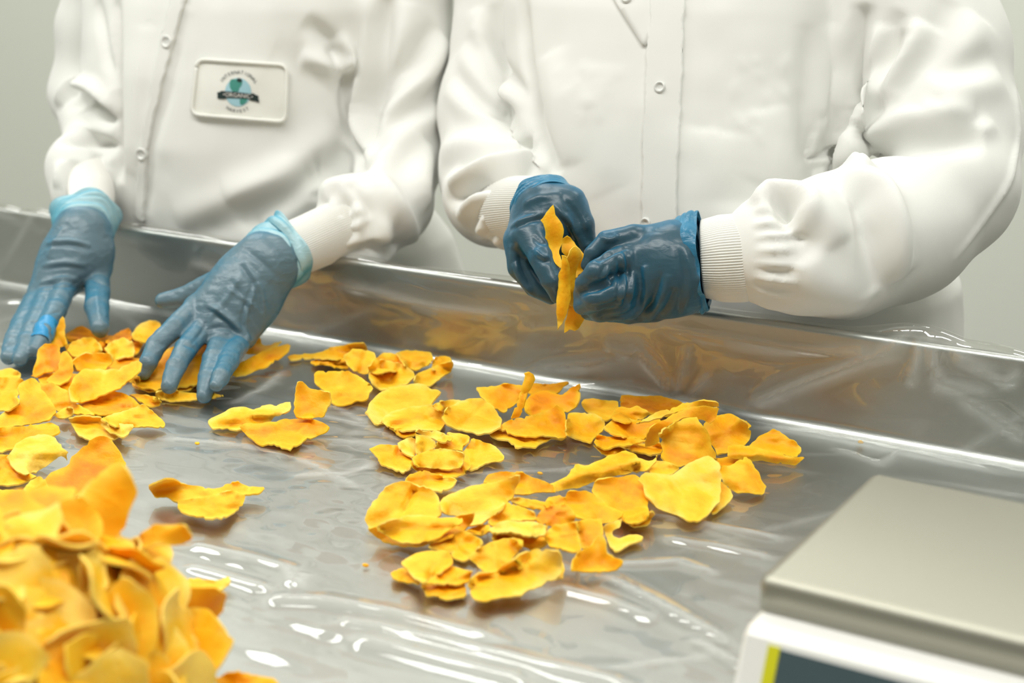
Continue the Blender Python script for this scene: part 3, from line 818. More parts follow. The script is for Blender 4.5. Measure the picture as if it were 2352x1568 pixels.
RA, RB, RC, RD = reg(640, 760, 3.36), reg(1100, 840, 2.94), reg(800, 1040, 3.2667), reg(0, 700, 2.904)
RE, RF = reg(0, 1080, 3.213), reg(1120, 380, 3.4588)
G1, G2, G3 = 'mango slices piled by the back wall', 'mango slices in the middle cluster', 'mango slices in the right pile'
G4, G5, G6 = 'mango slices in the front pile', 'mango slices under the gloved hands', 'loose mango slices on the film'
G7 = 'mango slices at the left edge'
SLICES = [
 # ---- back pile beside the wall
 ('orange mango slice underneath the long flat one, left of the back pile', G1, RA(240,235,330,222,430,210,520,210,545,250,530,290,470,280,360,275,280,260), dict(lean=4, tone=.5)),
 ('long flat mango slice pointing left at the back pile, nearly edge-on', G1, RA(60,198,110,182,300,165,420,120,560,98,655,97,690,140,640,180,500,205,380,213,220,213,90,226), dict(lean=10, tone=.46)),
 ('broad mango slice lowest in the middle of the back pile', G1, RA(690,330,720,270,800,230,940,250,1040,310,1055,345,1000,405,920,430,800,456,740,422,700,360), dict(lean=14, tone=.36)),
 ('rounded mango slice with a folded left side, centre of the back pile', G1, RA(500,180,560,130,650,135,740,160,755,200,720,240,700,280,695,330,640,340,570,312,520,260,495,210), dict(lean=26, z=.006, tone=.40, curl=-.006)),
 ('orange-topped mango slice lying on the broad one in the back pile', G1, RA(695,270,735,215,800,175,870,178,930,205,965,260,920,300,830,300,770,325,700,312), dict(lean=16, tone=.45, curl=.004)),
 ('mango slice at the right end of the back pile, lower of two', G1, RA(1050,385,1068,335,1150,290,1230,260,1330,240,1345,262,1328,312,1270,352,1230,392,1160,420,1090,402), dict(lean=12, tone=.42)),
 ('small mango slice topping the right end of the back pile', G1, RA(1195,205,1260,184,1322,200,1342,240,1300,275,1225,312,1170,302,1180,250), dict(lean=14, z=.002, tone=.36, curl=.003)),
 ('smooth yellow mango slice on top of the back pile, right of its middle', G1, RA(920,185,985,160,1100,155,1180,163,1200,215,1185,255,1120,285,1060,305,990,285,945,225), dict(lean=20, tone=.38, curl=-.005)),
 ('squarish mango slice alone in front of the back pile', G1, RA(280,340,300,315,420,308,540,303,640,350,720,410,742,445,700,480,690,520,640,536,600,524,540,545,460,556,400,520,390,480,330,430,285,400), dict(lean=12, tone=.50)),
 # ---- loose slices
 ('twisted mango slice with a pale left tip, alone on the film', G6, RD(1375,765,1440,740,1550,688,1610,680,1690,705,1740,690,1790,668,1840,688,1922,658,1925,692,1885,720,1840,740,1790,790,1700,812,1600,832,1500,826,1420,832,1390,800), dict(lean=16, tone=.30, fold=[((495,965),(655,945),8,.006)])),
 ('flat orange mango slice with ragged lower edge beside the twisted one', G6, [(553,982),(565,975),(612,972),(655,964),(690,962),(730,962),(755,970),(760,982),(750,995),(718,1003),(700,1007),(690,1019),(670,1024),(668,1031),(640,1024),(615,1020),(600,1025),(572,1004),(558,993)], dict(lean=10, tone=.58)),
 ('curled mango slice standing upright behind the flat orange one', G6, RA(130,560,140,470,150,400,175,395,230,440,290,455,390,478,400,540,368,600,345,668,250,668,150,662,128,620), dict(lean=52, z=.012, tone=.52, bend=-.012)),
 ('ragged mango strip with an orange tip, alone near the big heap', G6, RD(985,1215,1040,1180,1090,1160,1160,1165,1220,1190,1330,1195,1450,1210,1530,1170,1600,1165,1640,1190,1770,1215,1740,1250,1640,1255,1560,1275,1480,1312,1440,1280,1300,1295,1180,1300,1110,1272,1040,1275), dict(lean=16, z=.003, tone=.52, curl=.002)),
 ('yellow mango slice tucked under the ragged orange-tipped strip', G6, RD(1185,1300,1300,1285,1460,1260,1560,1240,1640,1262,1630,1345,1570,1375,1500,1410,1380,1425,1240,1400,1185,1350), dict(lean=8, tone=.33)),
 # ---- middle cluster
 ('thin orange mango slice peeping out below the two pale ones, middle cluster', G2, RA(840,748,960,758,1060,770,1060,792,980,810,920,790), dict(lean=4, tone=.62)),
 ('large pale mango slice at the left of the middle cluster', G2, RA(665,630,700,580,760,500,870,440,1000,400,1090,398,1150,430,1242,455,1240,500,1200,545,1180,575,1120,620,1000,660,880,690,770,712,720,682), dict(lean=12, tone=.27)),
 ('bright rounded mango slice lapping the large pale one', G2, RA(770,715,800,655,880,615,1000,598,1100,588,1200,568,1290,588,1280,640,1292,720,1250,765,1180,770,1080,760,960,770,860,752), dict(lean=10, tone=.36)),
 ('long yellow mango slice bridging the middle cluster at its back', G2, RA(1180,572,1210,548,1290,530,1400,530,1460,560,1420,610,1300,640,1220,610), dict(lean=12, tone=.34)),
 ('large flat mango slice below the shredded stack, right of the middle cluster', G2, RA(1620,790,1700,765,1780,720,1900,700,2040,690,2150,670,2210,730,2216,832,2130,836,2060,862,1980,902,1900,882,1830,892,1770,842,1690,832), dict(lean=8, tone=.40)),
 ('wide mango slice flung back toward the wall, right of the middle cluster', G2, RA(1880,560,1930,500,2050,470,2180,500,2250,420,2325,405,2322,520,2280,580,2225,612,2160,620,2060,640,1960,660,1900,625), dict(lean=20, z=.004, tone=.55)),
 ('dull gold mango slice at the back of the shredded stack', G2, RA(1900,420,1960,400,2060,410,2140,400,2220,385,2246,395,2200,440,2140,490,2080,472,1960,482,1910,470), dict(lean=12, z=.004, tone=.60)),
 ('shredded mango slice with a thin left point on the stack by the wall', G2, RA(1520,440,1640,428,1780,402,1890,412,1910,480,1860,540,1800,590,1730,640,1680,600,1570,520,1545,482), dict(lean=22, z=.006, tone=.50)),
 ('mango slice with a straight right edge leaning on the shredded stack', G2, RA(1690,760,1760,700,1840,680,1960,640,2060,595,2150,552,2205,602,2216,700,2215,820,2050,792,1900,795,1760,788), dict(lean=24, z=.004, tone=.54)),
 ('curled mango stem standing upright out of the shredded stack', G2, RA(1895,330,1920,318,1955,338,1976,375,1945,450,1905,540,1880,600,1858,660,1792,680,1780,668,1808,610,1848,540,1872,440,1885,370), dict(lean=66, z=.022, tone=.62, bend=.004)),
 ('round golden mango slice with an orange right rim, middle of the middle cluster', G2, RA(1250,650,1305,580,1400,540,1550,510,1660,560,1700,640,1730,690,1710,740,1650,780,1540,800,1470,772,1380,760,1290,722), dict(lean=16, z=.003, tone=.34)),
 # ---- small stack between
 ('orange mango slice at the left foot of the small stack', G2, RA(685,905,790,868,910,878,960,920,1022,975,1026,1022,1000,1065,930,1082,880,1050,800,1022,760,960), dict(lean=8, tone=.47)),
 ('mango slice reaching right from under the small stack', G2, RA(1400,930,1465,870,1490,830,1570,860,1670,890,1720,940,1746,970,1700,1006,1600,1022,1530,1056,1470,1072,1420,1010), dict(lean=8, tone=.42)),
 ('big mango slice under the oval one on the small stack', G2, RA(1030,1005,1050,1055,1130,1088,1230,1120,1290,1150,1380,1140,1432,1110,1482,1040,1470,960,1410,935,1200,930,1090,960), dict(lean=18, tone=.46)),
 ('dull greyish mango piece with a dark lower edge on the small stack', G2, RA(915,870,990,830,1062,838,1078,940,1032,976,960,940,930,912), dict(lean=22, z=.003, tone=.16)),
 ('narrow yellow mango slice at the middle of the small stack', G2, RA(1062,780,1140,800,1212,850,1210,902,1140,930,1078,942,1066,860), dict(lean=24, z=.003, tone=.38)),
 ('mango slice pointing up-right on the small stack', G2, RA(1205,905,1230,850,1340,818,1290,782,1390,790,1472,810,1466,852,1422,890,1420,925,1300,925), dict(lean=18, z=.003, tone=.36)),
 ('crumpled thin mango slice on the crown of the small stack', G2, RA(1050,772,1075,750,1130,768,1220,765,1290,798,1352,815,1330,850,1270,860,1160,822,1100,802), dict(lean=18, z=.006, tone=.26, curl=.004)),
 ('smooth oval mango slice lying on top of the small stack', G2, RA(1030,985,1070,950,1170,918,1270,906,1390,930,1426,960,1412,1020,1372,1056,1280,1066,1190,1060,1080,1050,1035,1022), dict(lean=16, z=.003, tone=.33, curl=-.004)),
 # ---- right pile
 ('greenish gold mango slice leaning on the back wall', G3, RB(960,202,1000,195,1220,195,1350,238,1400,270,1300,320,1160,330,1040,300,968,290), dict(lean=14, tone=.66)),
 ('dusky mango slice left of the one leaning on the back wall', G3, RB(690,250,705,225,780,215,860,222,945,235,952,300,920,340,860,372,800,345,720,305), dict(lean=16, tone=.52)),
 ('yellow mango slice at the left foot of the right pile', G3, RB(590,425,605,322,680,320,790,325,850,372,840,430,780,482,760,522,700,512,620,482,590,470), dict(lean=16, tone=.40)),
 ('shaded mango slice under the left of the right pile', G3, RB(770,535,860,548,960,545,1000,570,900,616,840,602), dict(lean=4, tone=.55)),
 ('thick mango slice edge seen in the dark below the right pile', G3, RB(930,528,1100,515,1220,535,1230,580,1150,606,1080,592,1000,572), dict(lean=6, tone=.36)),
 ('pale yellow mango slice standing at the back right of the right pile', G3, RB(1520,400,1590,342,1680,325,1740,350,1800,390,1832,440,1820,500,1770,560,1680,592,1600,610,1560,500), dict(lean=34, z=.004, tone=.36)),
 ('small curled mango tip behind the pale standing slice', G3, RB(1740,362,1800,355,1850,400,1842,428,1800,432,1760,402), dict(lean=34, z=.010, tone=.42)),
 ('orange mango slice under the orange folded one, left in the right pile', G3, RB(770,520,800,460,900,468,1010,480,1130,495,1160,515,1000,525,920,530,860,560,790,542), dict(lean=14, z=.004, tone=.50)),
 ('broad mango slice across the left shoulder of the right pile', G3, RB(830,415,930,342,1000,350,1080,370,1220,350,1230,420,1150,500,1000,495,900,470), dict(lean=16, z=.006, tone=.46)),
 ('small ragged pinkish mango slice high on the left shoulder of the right pile', G3, RB(880,340,925,288,965,285,1020,300,1068,270,1160,322,1100,352,1000,385,930,365), dict(lean=22, z=.008, tone=.48)),
 ('deep yellow mango slice hanging down the middle of the right pile', G3, RB(1112,530,1160,410,1290,330,1460,276,1630,275,1612,360,1560,402,1500,372,1400,352,1300,402,1222,470,1208,525), dict(lean=44, z=.022, tone=.60, curl=-.004)),
 ('arching mango slice with a pale rim crowning the right pile', G3, RB(1050,392,1180,320,1300,278,1400,240,1540,233,1622,243,1638,270,1600,282,1470,278,1380,296,1290,318,1160,362), dict(lean=20, z=.030, tone=.48)),
 ('broad orange mango face standing in the middle of the right pile', G3, RB(1208,470,1290,412,1390,352,1470,338,1512,390,1560,450,1572,540,1602,600,1580,640,1480,652,1350,676,1270,646,1215,610,1225,560), dict(lean=46, z=.012, tone=.53, curl=-.006)),
 ('yellow mango slice just behind the round blotched one', G3, RB(1130,665,1180,640,1280,645,1360,690,1310,742,1200,745,1140,712), dict(lean=14, z=.002, tone=.28)),
 ('flat mango slice under the rolled ones at the right tip of the pile', G3, RB(1590,628,1680,608,1800,600,1832,622,1792,662,1700,692,1620,692), dict(lean=10, tone=.62)),
 ('orange folded mango slice at the lower right of the right pile', G3, RB(1612,690,1700,668,1800,612,1842,640,1892,730,1916,790,1942,812,1922,870,1800,856,1720,850,1650,802), dict(lean=30, z=.002, tone=.50, curl=-.008)),
 ('triangular mango flap behind the rolled tube at the far right', G3, RB(1820,545,1900,470,1985,425,2030,445,2110,510,2168,560,2140,612,2000,595,1900,575), dict(lean=28, z=.003, tone=.42)),
 ('mango slice rolled into a tube, farthest right of all', G3, RB(1685,552,1750,540,1900,562,2050,592,2120,615,2206,615,2140,676,2000,662,1850,640,1690,612), dict(lean=38, z=.004, tone=.48, fold=[((1675,1036),(1840,1056),13,.008)])),
 ('yellow mango slice partly covered by the round blotched one on its right', G3, RB(1640,770,1702,840,1716,880,1660,942,1582,998,1540,980,1600,880), dict(lean=12, tone=.33)),
 ('thin mango slice peeping out below the orange one in the right pile', G3, RB(985,1060,1110,1030,1168,985,1182,1000,1140,1062,1050,1078), dict(lean=5, tone=.38)),
 ('square orange mango slice left of the round blotched one', G3, RB(765,850,780,790,900,752,1050,742,1122,790,1142,900,1148,980,1112,1042,1020,1062,950,1022,900,962,800,892), dict(lean=16, z=.003, tone=.48)),
 ('round blotched yellow mango slice at the front of the right pile', G3, RB(1098,782,1120,745,1190,730,1300,738,1370,700,1440,650,1540,615,1622,670,1632,760,1642,850,1622,920,1572,982,1482,1062,1400,1056,1300,1016,1190,972,1140,902,1105,842), dict(lean=20, z=.004, tone=.28)),
 ('long diagonal mango strip with a ridge, between the right and front piles', G3, RB(460,790,600,720,640,665,668,658,720,680,860,620,980,578,1060,590,1140,638,1190,620,1204,582,1214,640,1140,712,1000,737,880,762,780,792,620,830,520,852,512,820), dict(lean=16, z=.008, tone=.40, fold=[((1270,1108),(1500,1052),11,.007)])),
 ('wavy orange mango slice arching at the back of the front pile', G4, RB(30,792,60,740,150,710,270,715,400,758,470,780,522,822,515,860,420,862,300,872,240,862,150,802), dict(lean=24, z=.012, tone=.58, bend=.006)),
 # ---- front pile
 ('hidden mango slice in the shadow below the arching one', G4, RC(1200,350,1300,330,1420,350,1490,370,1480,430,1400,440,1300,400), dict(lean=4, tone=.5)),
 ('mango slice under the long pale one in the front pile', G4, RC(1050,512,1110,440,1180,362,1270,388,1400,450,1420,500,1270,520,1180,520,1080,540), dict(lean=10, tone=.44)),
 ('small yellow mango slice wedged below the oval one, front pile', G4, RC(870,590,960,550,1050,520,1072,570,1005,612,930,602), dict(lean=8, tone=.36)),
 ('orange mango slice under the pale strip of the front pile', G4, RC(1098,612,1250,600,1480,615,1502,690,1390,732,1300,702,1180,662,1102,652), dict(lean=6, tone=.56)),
 ('rough orange mango slice on the upper right of the front pile', G4, RC(1600,390,1632,285,1800,283,1900,350,1942,400,2066,450,2000,512,1900,522,1720,492), dict(lean=18, z=.004, tone=.58)),
 ('small orange mango slice left of the rough one, front pile', G4, RC(1465,375,1500,325,1590,310,1640,340,1600,400,1500,410), dict(lean=10, tone=.55)),
 ('mottled orange mango slice in the middle of the front pile', G4, RC(1405,490,1450,430,1540,395,1640,388,1712,440,1702,512,1560,545,1450,522), dict(lean=14, z=.003, tone=.56)),
 ('crescent mango slice with a jagged pale inner edge, right of the front pile', G4, RC(1908,570,1960,530,2050,498,2042,550,1978,590,1985,620,2030,650,2110,618,2212,634,2120,682,2000,742,1950,682), dict(lean=12, tone=.30)),
 ('brown-flecked mango slice with a pale rim, lower right of the front pile', G4, RC(1468,620,1540,535,1700,508,1732,620,1752,720,1700,748,1600,722,1510,692), dict(lean=16, z=.002, tone=.54)),
 ('orange mango slice falling between the flecked and crescent ones', G4, RC(1705,508,1800,490,1902,498,1912,600,1890,660,1822,702,1752,720), dict(lean=26, z=.003, tone=.50)),
 ('hooded mango slice curled up at the right front of the front pile', G4, RC(1700,885,1694,812,1740,742,1832,702,1890,600,1922,680,1942,760,2052,812,2000,862,1900,872,1780,892), dict(lean=36, z=.004, tone=.50, curl=.010)),
 ('small crumpled mango slice at the back left of the front pile', G4, RC(425,215,450,160,560,120,680,165,720,190,802,200,780,242,700,290,600,280,510,265), dict(lean=16, z=.002, tone=.40, curl=.004)),
 ('large rounded mango slice with a deep groove, left of the front pile', G4, RC(125,482,140,420,200,360,290,282,360,235,450,212,540,250,640,280,682,322,702,400,702,470,600,510,420,540,260,560,220,570,150,562), dict(lean=20, z=.006, tone=.38, fold=[((955,1120),(925,1180),7,-.006)])),
 ('yellow mango slice folded below the long oval one, front pile', G4, RC(590,690,760,632,870,582,960,640,1006,690,932,762,870,802,790,782,760,742,680,732), dict(lean=10, tone=.36)),
 ('long oval mango slice beneath, its orange rim showing, front pile', G4, RC(140,572,230,540,430,520,700,500,870,470,940,458,932,512,870,582,760,632,620,682,520,712,400,706,270,672), dict(lean=14, z=.002, tone=.54)),
 ('long oval mango slice lying at the left front of the front pile', G4, RC(212,565,280,520,430,468,600,453,720,468,862,478,872,520,790,562,640,642,510,682,400,672,300,622), dict(lean=18, z=.004, tone=.38, curl=-.003)),
 ('long pale mango slice with a torn right end, front pile', G4, RC(690,352,720,320,900,268,1050,233,1180,200,1278,178,1278,222,1242,312,1180,372,1100,452,1000,520,900,540,870,472,750,462,710,422), dict(lean=24, z=.008, tone=.29)),
 ('pale lemon mango strip across the front pile', G4, RC(1060,572,1120,520,1180,503,1270,508,1390,498,1506,533,1492,600,1462,622,1330,617,1200,607,1090,607), dict(lean=20, z=.004, tone=.14)),
 ('low mango slice edge at the far left of the front cluster', G4, RC(310,890,390,855,480,880,540,930,530,972,430,972,330,942), dict(lean=6, tone=.52)),
 ('orange mango slice lowest at the front edge of the front cluster', G4, RC(550,985,650,960,800,960,890,955,906,1060,880,1096,740,1096,650,1062,600,1072), dict(lean=14, tone=.53)),
 ('flat mango slice right of the front cluster leaf, orange and smooth', G4, RC(560,970,650,910,770,842,860,870,935,890,900,952,800,977,680,972), dict(lean=14, z=.002, tone=.50)),
 ('pinkish leaf-shaped mango slice on the left of the front cluster', G4, RC(390,822,500,755,620,735,752,735,782,822,700,882,620,932,560,972,490,932,440,862), dict(lean=18, z=.004, tone=.44, curl=-.004)),
 ('small mango slice behind the big folded front one', G4, RC(1540,950,1590,850,1560,755,1592,750,1645,862,1612,940), dict(lean=16, z=.004, tone=.42)),
 ('rounded orange mango slice behind the big folded one, front pile', G4, RC(900,792,980,720,1070,670,1180,640,1312,650,1312,722,1242,782,1180,852,1060,892,980,862), dict(lean=22, z=.005, tone=.48, curl=-.004)),
 ('big wavy mango slice nearest the camera in the front pile', G4, RC(888,1002,910,930,1000,898,1110,885,1200,830,1280,760,1400,728,1522,728,1592,755,1622,862,1600,930,1540,952,1440,1002,1320,1032,1310,1062,1150,1082,1020,1122,940,1102), dict(lean=20, z=.004, tone=.31, fold=[((1085,1335),(1180,1310),10,-.008),((1180,1310),(1215,1275),8,-.008),((1095,1310),(1195,1285),9,.009)])),
 # ---- left pile below the hands; first six get a deeper tone as painted-in shade
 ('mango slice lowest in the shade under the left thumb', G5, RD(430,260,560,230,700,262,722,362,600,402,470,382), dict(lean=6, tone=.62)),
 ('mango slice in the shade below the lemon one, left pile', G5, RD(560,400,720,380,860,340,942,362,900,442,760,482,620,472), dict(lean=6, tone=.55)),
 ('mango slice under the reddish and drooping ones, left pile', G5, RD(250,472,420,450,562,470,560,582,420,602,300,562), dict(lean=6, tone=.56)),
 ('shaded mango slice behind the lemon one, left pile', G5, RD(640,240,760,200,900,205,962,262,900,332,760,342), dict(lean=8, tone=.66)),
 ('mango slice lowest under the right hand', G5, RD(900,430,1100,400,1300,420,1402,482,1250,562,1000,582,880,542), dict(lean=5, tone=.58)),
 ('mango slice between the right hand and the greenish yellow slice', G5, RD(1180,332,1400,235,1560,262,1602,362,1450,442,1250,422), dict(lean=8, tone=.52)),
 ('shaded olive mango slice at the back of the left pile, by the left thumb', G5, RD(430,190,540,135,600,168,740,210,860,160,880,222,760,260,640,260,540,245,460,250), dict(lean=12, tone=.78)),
 ('mango slice at the back right of the left pile, above the right index finger', G5, RD(885,182,930,130,1010,105,1066,120,1062,180,1000,242,960,242,900,212), dict(lean=28, z=.004, tone=.38)),
 ('large greenish yellow mango slice right of the right hand', G5, RD(1500,490,1560,410,1680,340,1800,300,1932,262,1936,310,1830,382,1700,452,1580,492,1520,502), dict(lean=14, tone=.52)),
 ('narrow mango slice lying on the greenish yellow one', G5, RD(1600,315,1680,222,1702,190,1742,220,1757,268,1892,233,1800,292,1722,322,1660,325), dict(lean=18, z=.003, tone=.50)),
 ('flat brownish mango slice below the cream curled one, left pile', G5, RD(500,672,600,610,760,585,860,600,950,670,800,712,700,737,600,722), dict(lean=8, tone=.60)),
 ('orange mango slice under the right hand', G5, RD(845,512,930,430,1020,330,1170,280,1330,290,1400,250,1432,238,1400,330,1340,400,1340,500,1282,536,1150,545,1050,552,940,556), dict(lean=12, z=.003, tone=.56)),
 ('thin mango strip in front of the right ring finger', G5, RD(1015,622,1040,575,1180,570,1300,580,1420,568,1506,600,1422,627,1280,642,1150,632), dict(lean=6, tone=.34)),
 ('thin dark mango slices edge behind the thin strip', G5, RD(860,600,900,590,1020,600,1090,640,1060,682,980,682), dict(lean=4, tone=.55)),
 ('bright lemon mango slice left of the right index finger', G5, RD(685,292,740,240,830,218,890,240,908,310,892,348,800,362,760,377,720,322), dict(lean=26, z=.005, tone=.30)),
 ('mango slice behind the curled one, under the left thumb', G5, RD(450,310,480,250,560,220,640,220,682,290,660,340,540,345,480,345), dict(lean=26, z=.004, tone=.36)),
 ('tall mango strip beside the left index finger', G5, RD(310,300,360,200,400,100,420,75,437,130,432,190,452,270,400,285), dict(lean=50, z=.012, tone=.46)),
 ('curled orange mango slice with a pale inside, middle of the left pile', G5, RD(488,392,530,345,580,325,640,322,720,330,737,372,702,402,690,432,620,430,570,442,510,432), dict(lean=36, z=.008, tone=.50, curl=.010)),
 ('reddish orange mango slice in front of the left fingertips', G5, RD(200,472,240,380,250,300,310,258,392,270,402,380,380,442,300,452,240,482), dict(lean=40, z=.006, tone=.64)),
 ('drooping yellow mango lobe right of the reddish slice', G5, RD(305,500,390,430,405,320,440,300,482,350,492,430,462,500,402,527,350,522), dict(lean=42, z=.005, tone=.46, curl=-.006)),
 ('long twisted mango slice running down the left pile', G5, RD(240,520,350,530,460,580,482,640,560,690,640,732,520,722,440,692,370,690,300,610), dict(lean=14, z=.003, tone=.48)),
 ('cream-edged mango slice curling up at the middle of the left pile', G5, RD(462,640,465,560,490,480,560,425,700,440,850,410,932,380,922,432,832,502,790,542,700,582,620,632,530,657), dict(lean=24, z=.008, tone=.40, curl=.006)),
 ('pale yellow mango half below the folded one at the front of the left pile', G5, RD(448,765,560,745,672,755,720,800,842,870,760,897,600,902,520,872), dict(lean=8, tone=.24)),
 ('rumpled mango slice lapping the pale half at the front of the left pile', G5, RD(660,800,780,790,893,800,850,852,822,880,720,852), dict(lean=12, z=.002, tone=.30)),
 ('pointed mango slice at the front right of the left pile', G5, RD(670,765,760,722,850,700,950,668,1032,730,1104,790,1088,818,960,805,870,808,780,812), dict(lean=20, z=.003, tone=.38, curl=-.004)),
 # ---- left edge
 ('cut-off mango slice highest on the left picture edge', G7, RD(-40,440,60,420,112,440,140,482,40,505,-40,500), dict(lean=10, tone=.42)),
 ('mango slice beside the folded one at the left edge, lower right', G7, RD(330,740,440,688,482,700,472,740,400,762), dict(lean=6, tone=.38)),
 ('broad orange mango slice flat at the left edge', G7, RD(-60,822,100,800,220,790,342,778,402,822,392,850,350,862,260,872,130,952,0,992,-60,990), dict(lean=10, tone=.50)),
 ('broad folded mango slice with a torn slit at the left edge', G7, RD(-80,760,60,690,122,620,112,520,232,485,292,600,342,660,372,712,330,762,200,792,80,802,-80,815), dict(lean=18, z=.005, tone=.46)),
 ('smooth mango slice lapping the torn slit one at the left edge', G7, RD(-60,492,120,480,162,502,112,600,122,652,60,692,-60,702), dict(lean=18, z=.008, tone=.42)),
 ('mango slice underneath the pale domed one at the left edge', G7, RD(-60,1000,60,1000,120,1090,200,1120,252,1140,182,1182,60,1197,-60,1185), dict(lean=8, tone=.44)),
 ('pale yellow domed mango slice at the left edge', G7, RD(45,1000,100,920,190,870,290,850,372,880,412,940,462,972,452,1052,400,1005,340,1060,260,1112,170,1137,110,1112,70,1052), dict(lean=26, z=.004, tone=.17, curl=-.008)),
 ('big deep orange mango slice with its right side curled up', G7, RD(268,1172,340,1110,450,1060,460,1000,540,948,600,898,682,868,752,900,802,970,852,1040,842,1102,780,1172,660,1202,560,1262,470,1282,380,1297,340,1272,310,1222), dict(lean=24, z=.002, tone=.70, curl=.010)),
 ('long mango slice low at the left edge above the heap', G7, RD(-60,1240,150,1238,242,1300,180,1325,100,1330,40,1367,-60,1355), dict(lean=8, tone=.50)),
 ('small pale mango leaf on the left edge above the heap', G7, RD(155,1242,200,1185,262,1140,302,1170,317,1240,290,1302,240,1327), dict(lean=22, z=.003, tone=.36)),
 # ---- strays near the heap
 ('mango slice poking out right of the tall heap', G6, [(400,1332),(440,1330),(505,1334),(522,1323),(529,1330),(524,1345),(500,1360),(462,1366),(410,1362)], dict(lean=8, tone=.36)),
 ('mango slice cut off by the bottom edge of the picture', G6, [(495,1552),(520,1546),(580,1548),(625,1556),(640,1566),(600,1600),(520,1600),(500,1575)], dict(lean=14, tone=.5)),
]
for i, (lab, grp, poly, kw) in enumerate(SLICES):
    slice_on_pile(lab, grp, poly, seed=i + 11, **kw)
for i, (px, py, lab) in enumerate([(453, 1018, 'tiny mango crumb on the film left of the twisted slice'), (840, 1297, 'tiny mango crumb left of the front cluster'),
                                   (1241, 1087, 'tiny mango crumb behind the arching orange slice'), (1976, 1015, 'tiny mango crumb on the film near the right wall foot')]):
    r = np.random.default_rng(90 + i); p = onz(np.array(float(px)), np.array(float(py)), TZ + .003); p[2] = gh(np.array([p[0]]), np.array([p[1]]))[0]
    bm = bmesh.new(); bmesh.ops.create_icosphere(bm, subdivisions=2, radius=.0021)
    vv = np.array([tuple(v.co) for v in bm.verts]); ff = [[v.index for v in f.verts] for f in bm.faces]; bm.free()
    vv = vv * [1.2, .9, .6] * (1 + .25 * noise3(vv * 500 + i, i))[:, None]; vv[:, 2] -= vv[:, 2].min()
    o = mesh('mango_crumb', vv, ff, M['mango'], None, True, False, {'edge': np.full(len(vv), .5)}); o.location = p; o.color = (.35, .35, .35, 1)
    tag(o, lab, 'mango crumb', 'mango crumbs on the film')

# ------------------------------------------------------------------ tall heap of slices in the near left corner
def free_slice(center, nrm, size, seed, tone, label, group, asp=1.0, spin=None, arch=None):
    r = np.random.default_rng(seed); k = 13; th = np.linspace(0, 2 * np.pi, k, endpoint=False)
    rad = size * (1 + .16 * np.sin(2 * th + r.uniform(0, 6)) + .10 * np.sin(3 * th + r.uniform(0, 6)) + r.normal(0, .06, k))
    v, T, rim, edge = tri2d(np.stack([rad * np.cos(th) * asp, rad * np.sin(th)], 1), size / 6.5, size * .02, r)
    x, y = v[:, 0], v[:, 1]; rr = np.hypot(x, y) / size; ph = np.arctan2(y, x)
    a = r.uniform(-.35, .45) if arch is None else arch; q = r.uniform(0, 3.1)
    h = size * (-.5 * a * ((x * math.cos(q) + y * math.sin(q)) / size) ** 2 + .12 * rr ** 2 * np.sin(2 * ph + r.uniform(0, 6)) + .06 * rr ** 3 * np.sin(5 * ph + r.uniform(0, 6)))
    n = np.array(nrm, float); n /= np.linalg.norm(n); u = np.cross(n, r.normal(0, 1, 3)) if spin is None else np.array(spin) - n * (n @ np.array(spin)); u /= np.linalg.norm(u); w = np.cross(n, u)
    V = np.array(center) + x[:, None] * u + y[:, None] * w + h[:, None] * n
    V[:, 2] = np.maximum(V[:, 2], TZ + .006)
    return thicken('mango_slice', V, T, rim, edge, .0034, label, group, tone)[0]


HC = onz(np.array(15.0), np.array(1650.0), TZ); HR = np.array([.118, .118, .120])
core = SDF(HC - [.16, .16, .01], HC + [.16, .16, .18], .005)
core.cone(HC + [0, 0, .012], HC + [0, 0, .066], .088, .046, .02)
cv, cq, cr_ = core.surf(2); cr_ = cr_ + normals(cr_, cq) * (.008 * noise3(cr_ * 45, 2))[:, None]; cr_[:, 2] = np.maximum(cr_[:, 2], TZ + .004)
o = mesh('packed_mango_slices', cr_, cq, M['mango'], None, True, True, {'edge': np.zeros(len(cr_))}); o.color = (.75, .75, .75, 1)
tag(o, 'packed mango slices buried inside the tall heap in the near left corner', 'mango slices', 'mango slices in the tall heap', 'stuff')
def heap_label(p, n, tone):
    q, _ = proj(p); rows = ['top', 'shoulder', 'upper flank', 'middle', 'lower flank', 'foot']; cols = ['far left', 'left', 'centre', 'right', 'right edge']
    v = (CAM - p) / np.linalg.norm(CAM - p); f = abs(n @ v) / np.linalg.norm(n)
    a = 'pale yellow' if tone < .27 else 'yellow' if tone < .37 else 'golden' if tone < .47 else 'orange'
    b_ = 'facing the camera' if f > .75 else 'tilted' if f > .4 else 'seen edge-on'
    return 'blurred %s mango slice %s, %s of the tall corner heap, %s' % (a, b_, rows[int(np.clip((q[1] - 1130) / 75, 0, 5))], cols[int(np.clip(q[0] / 90, 0, 4))])


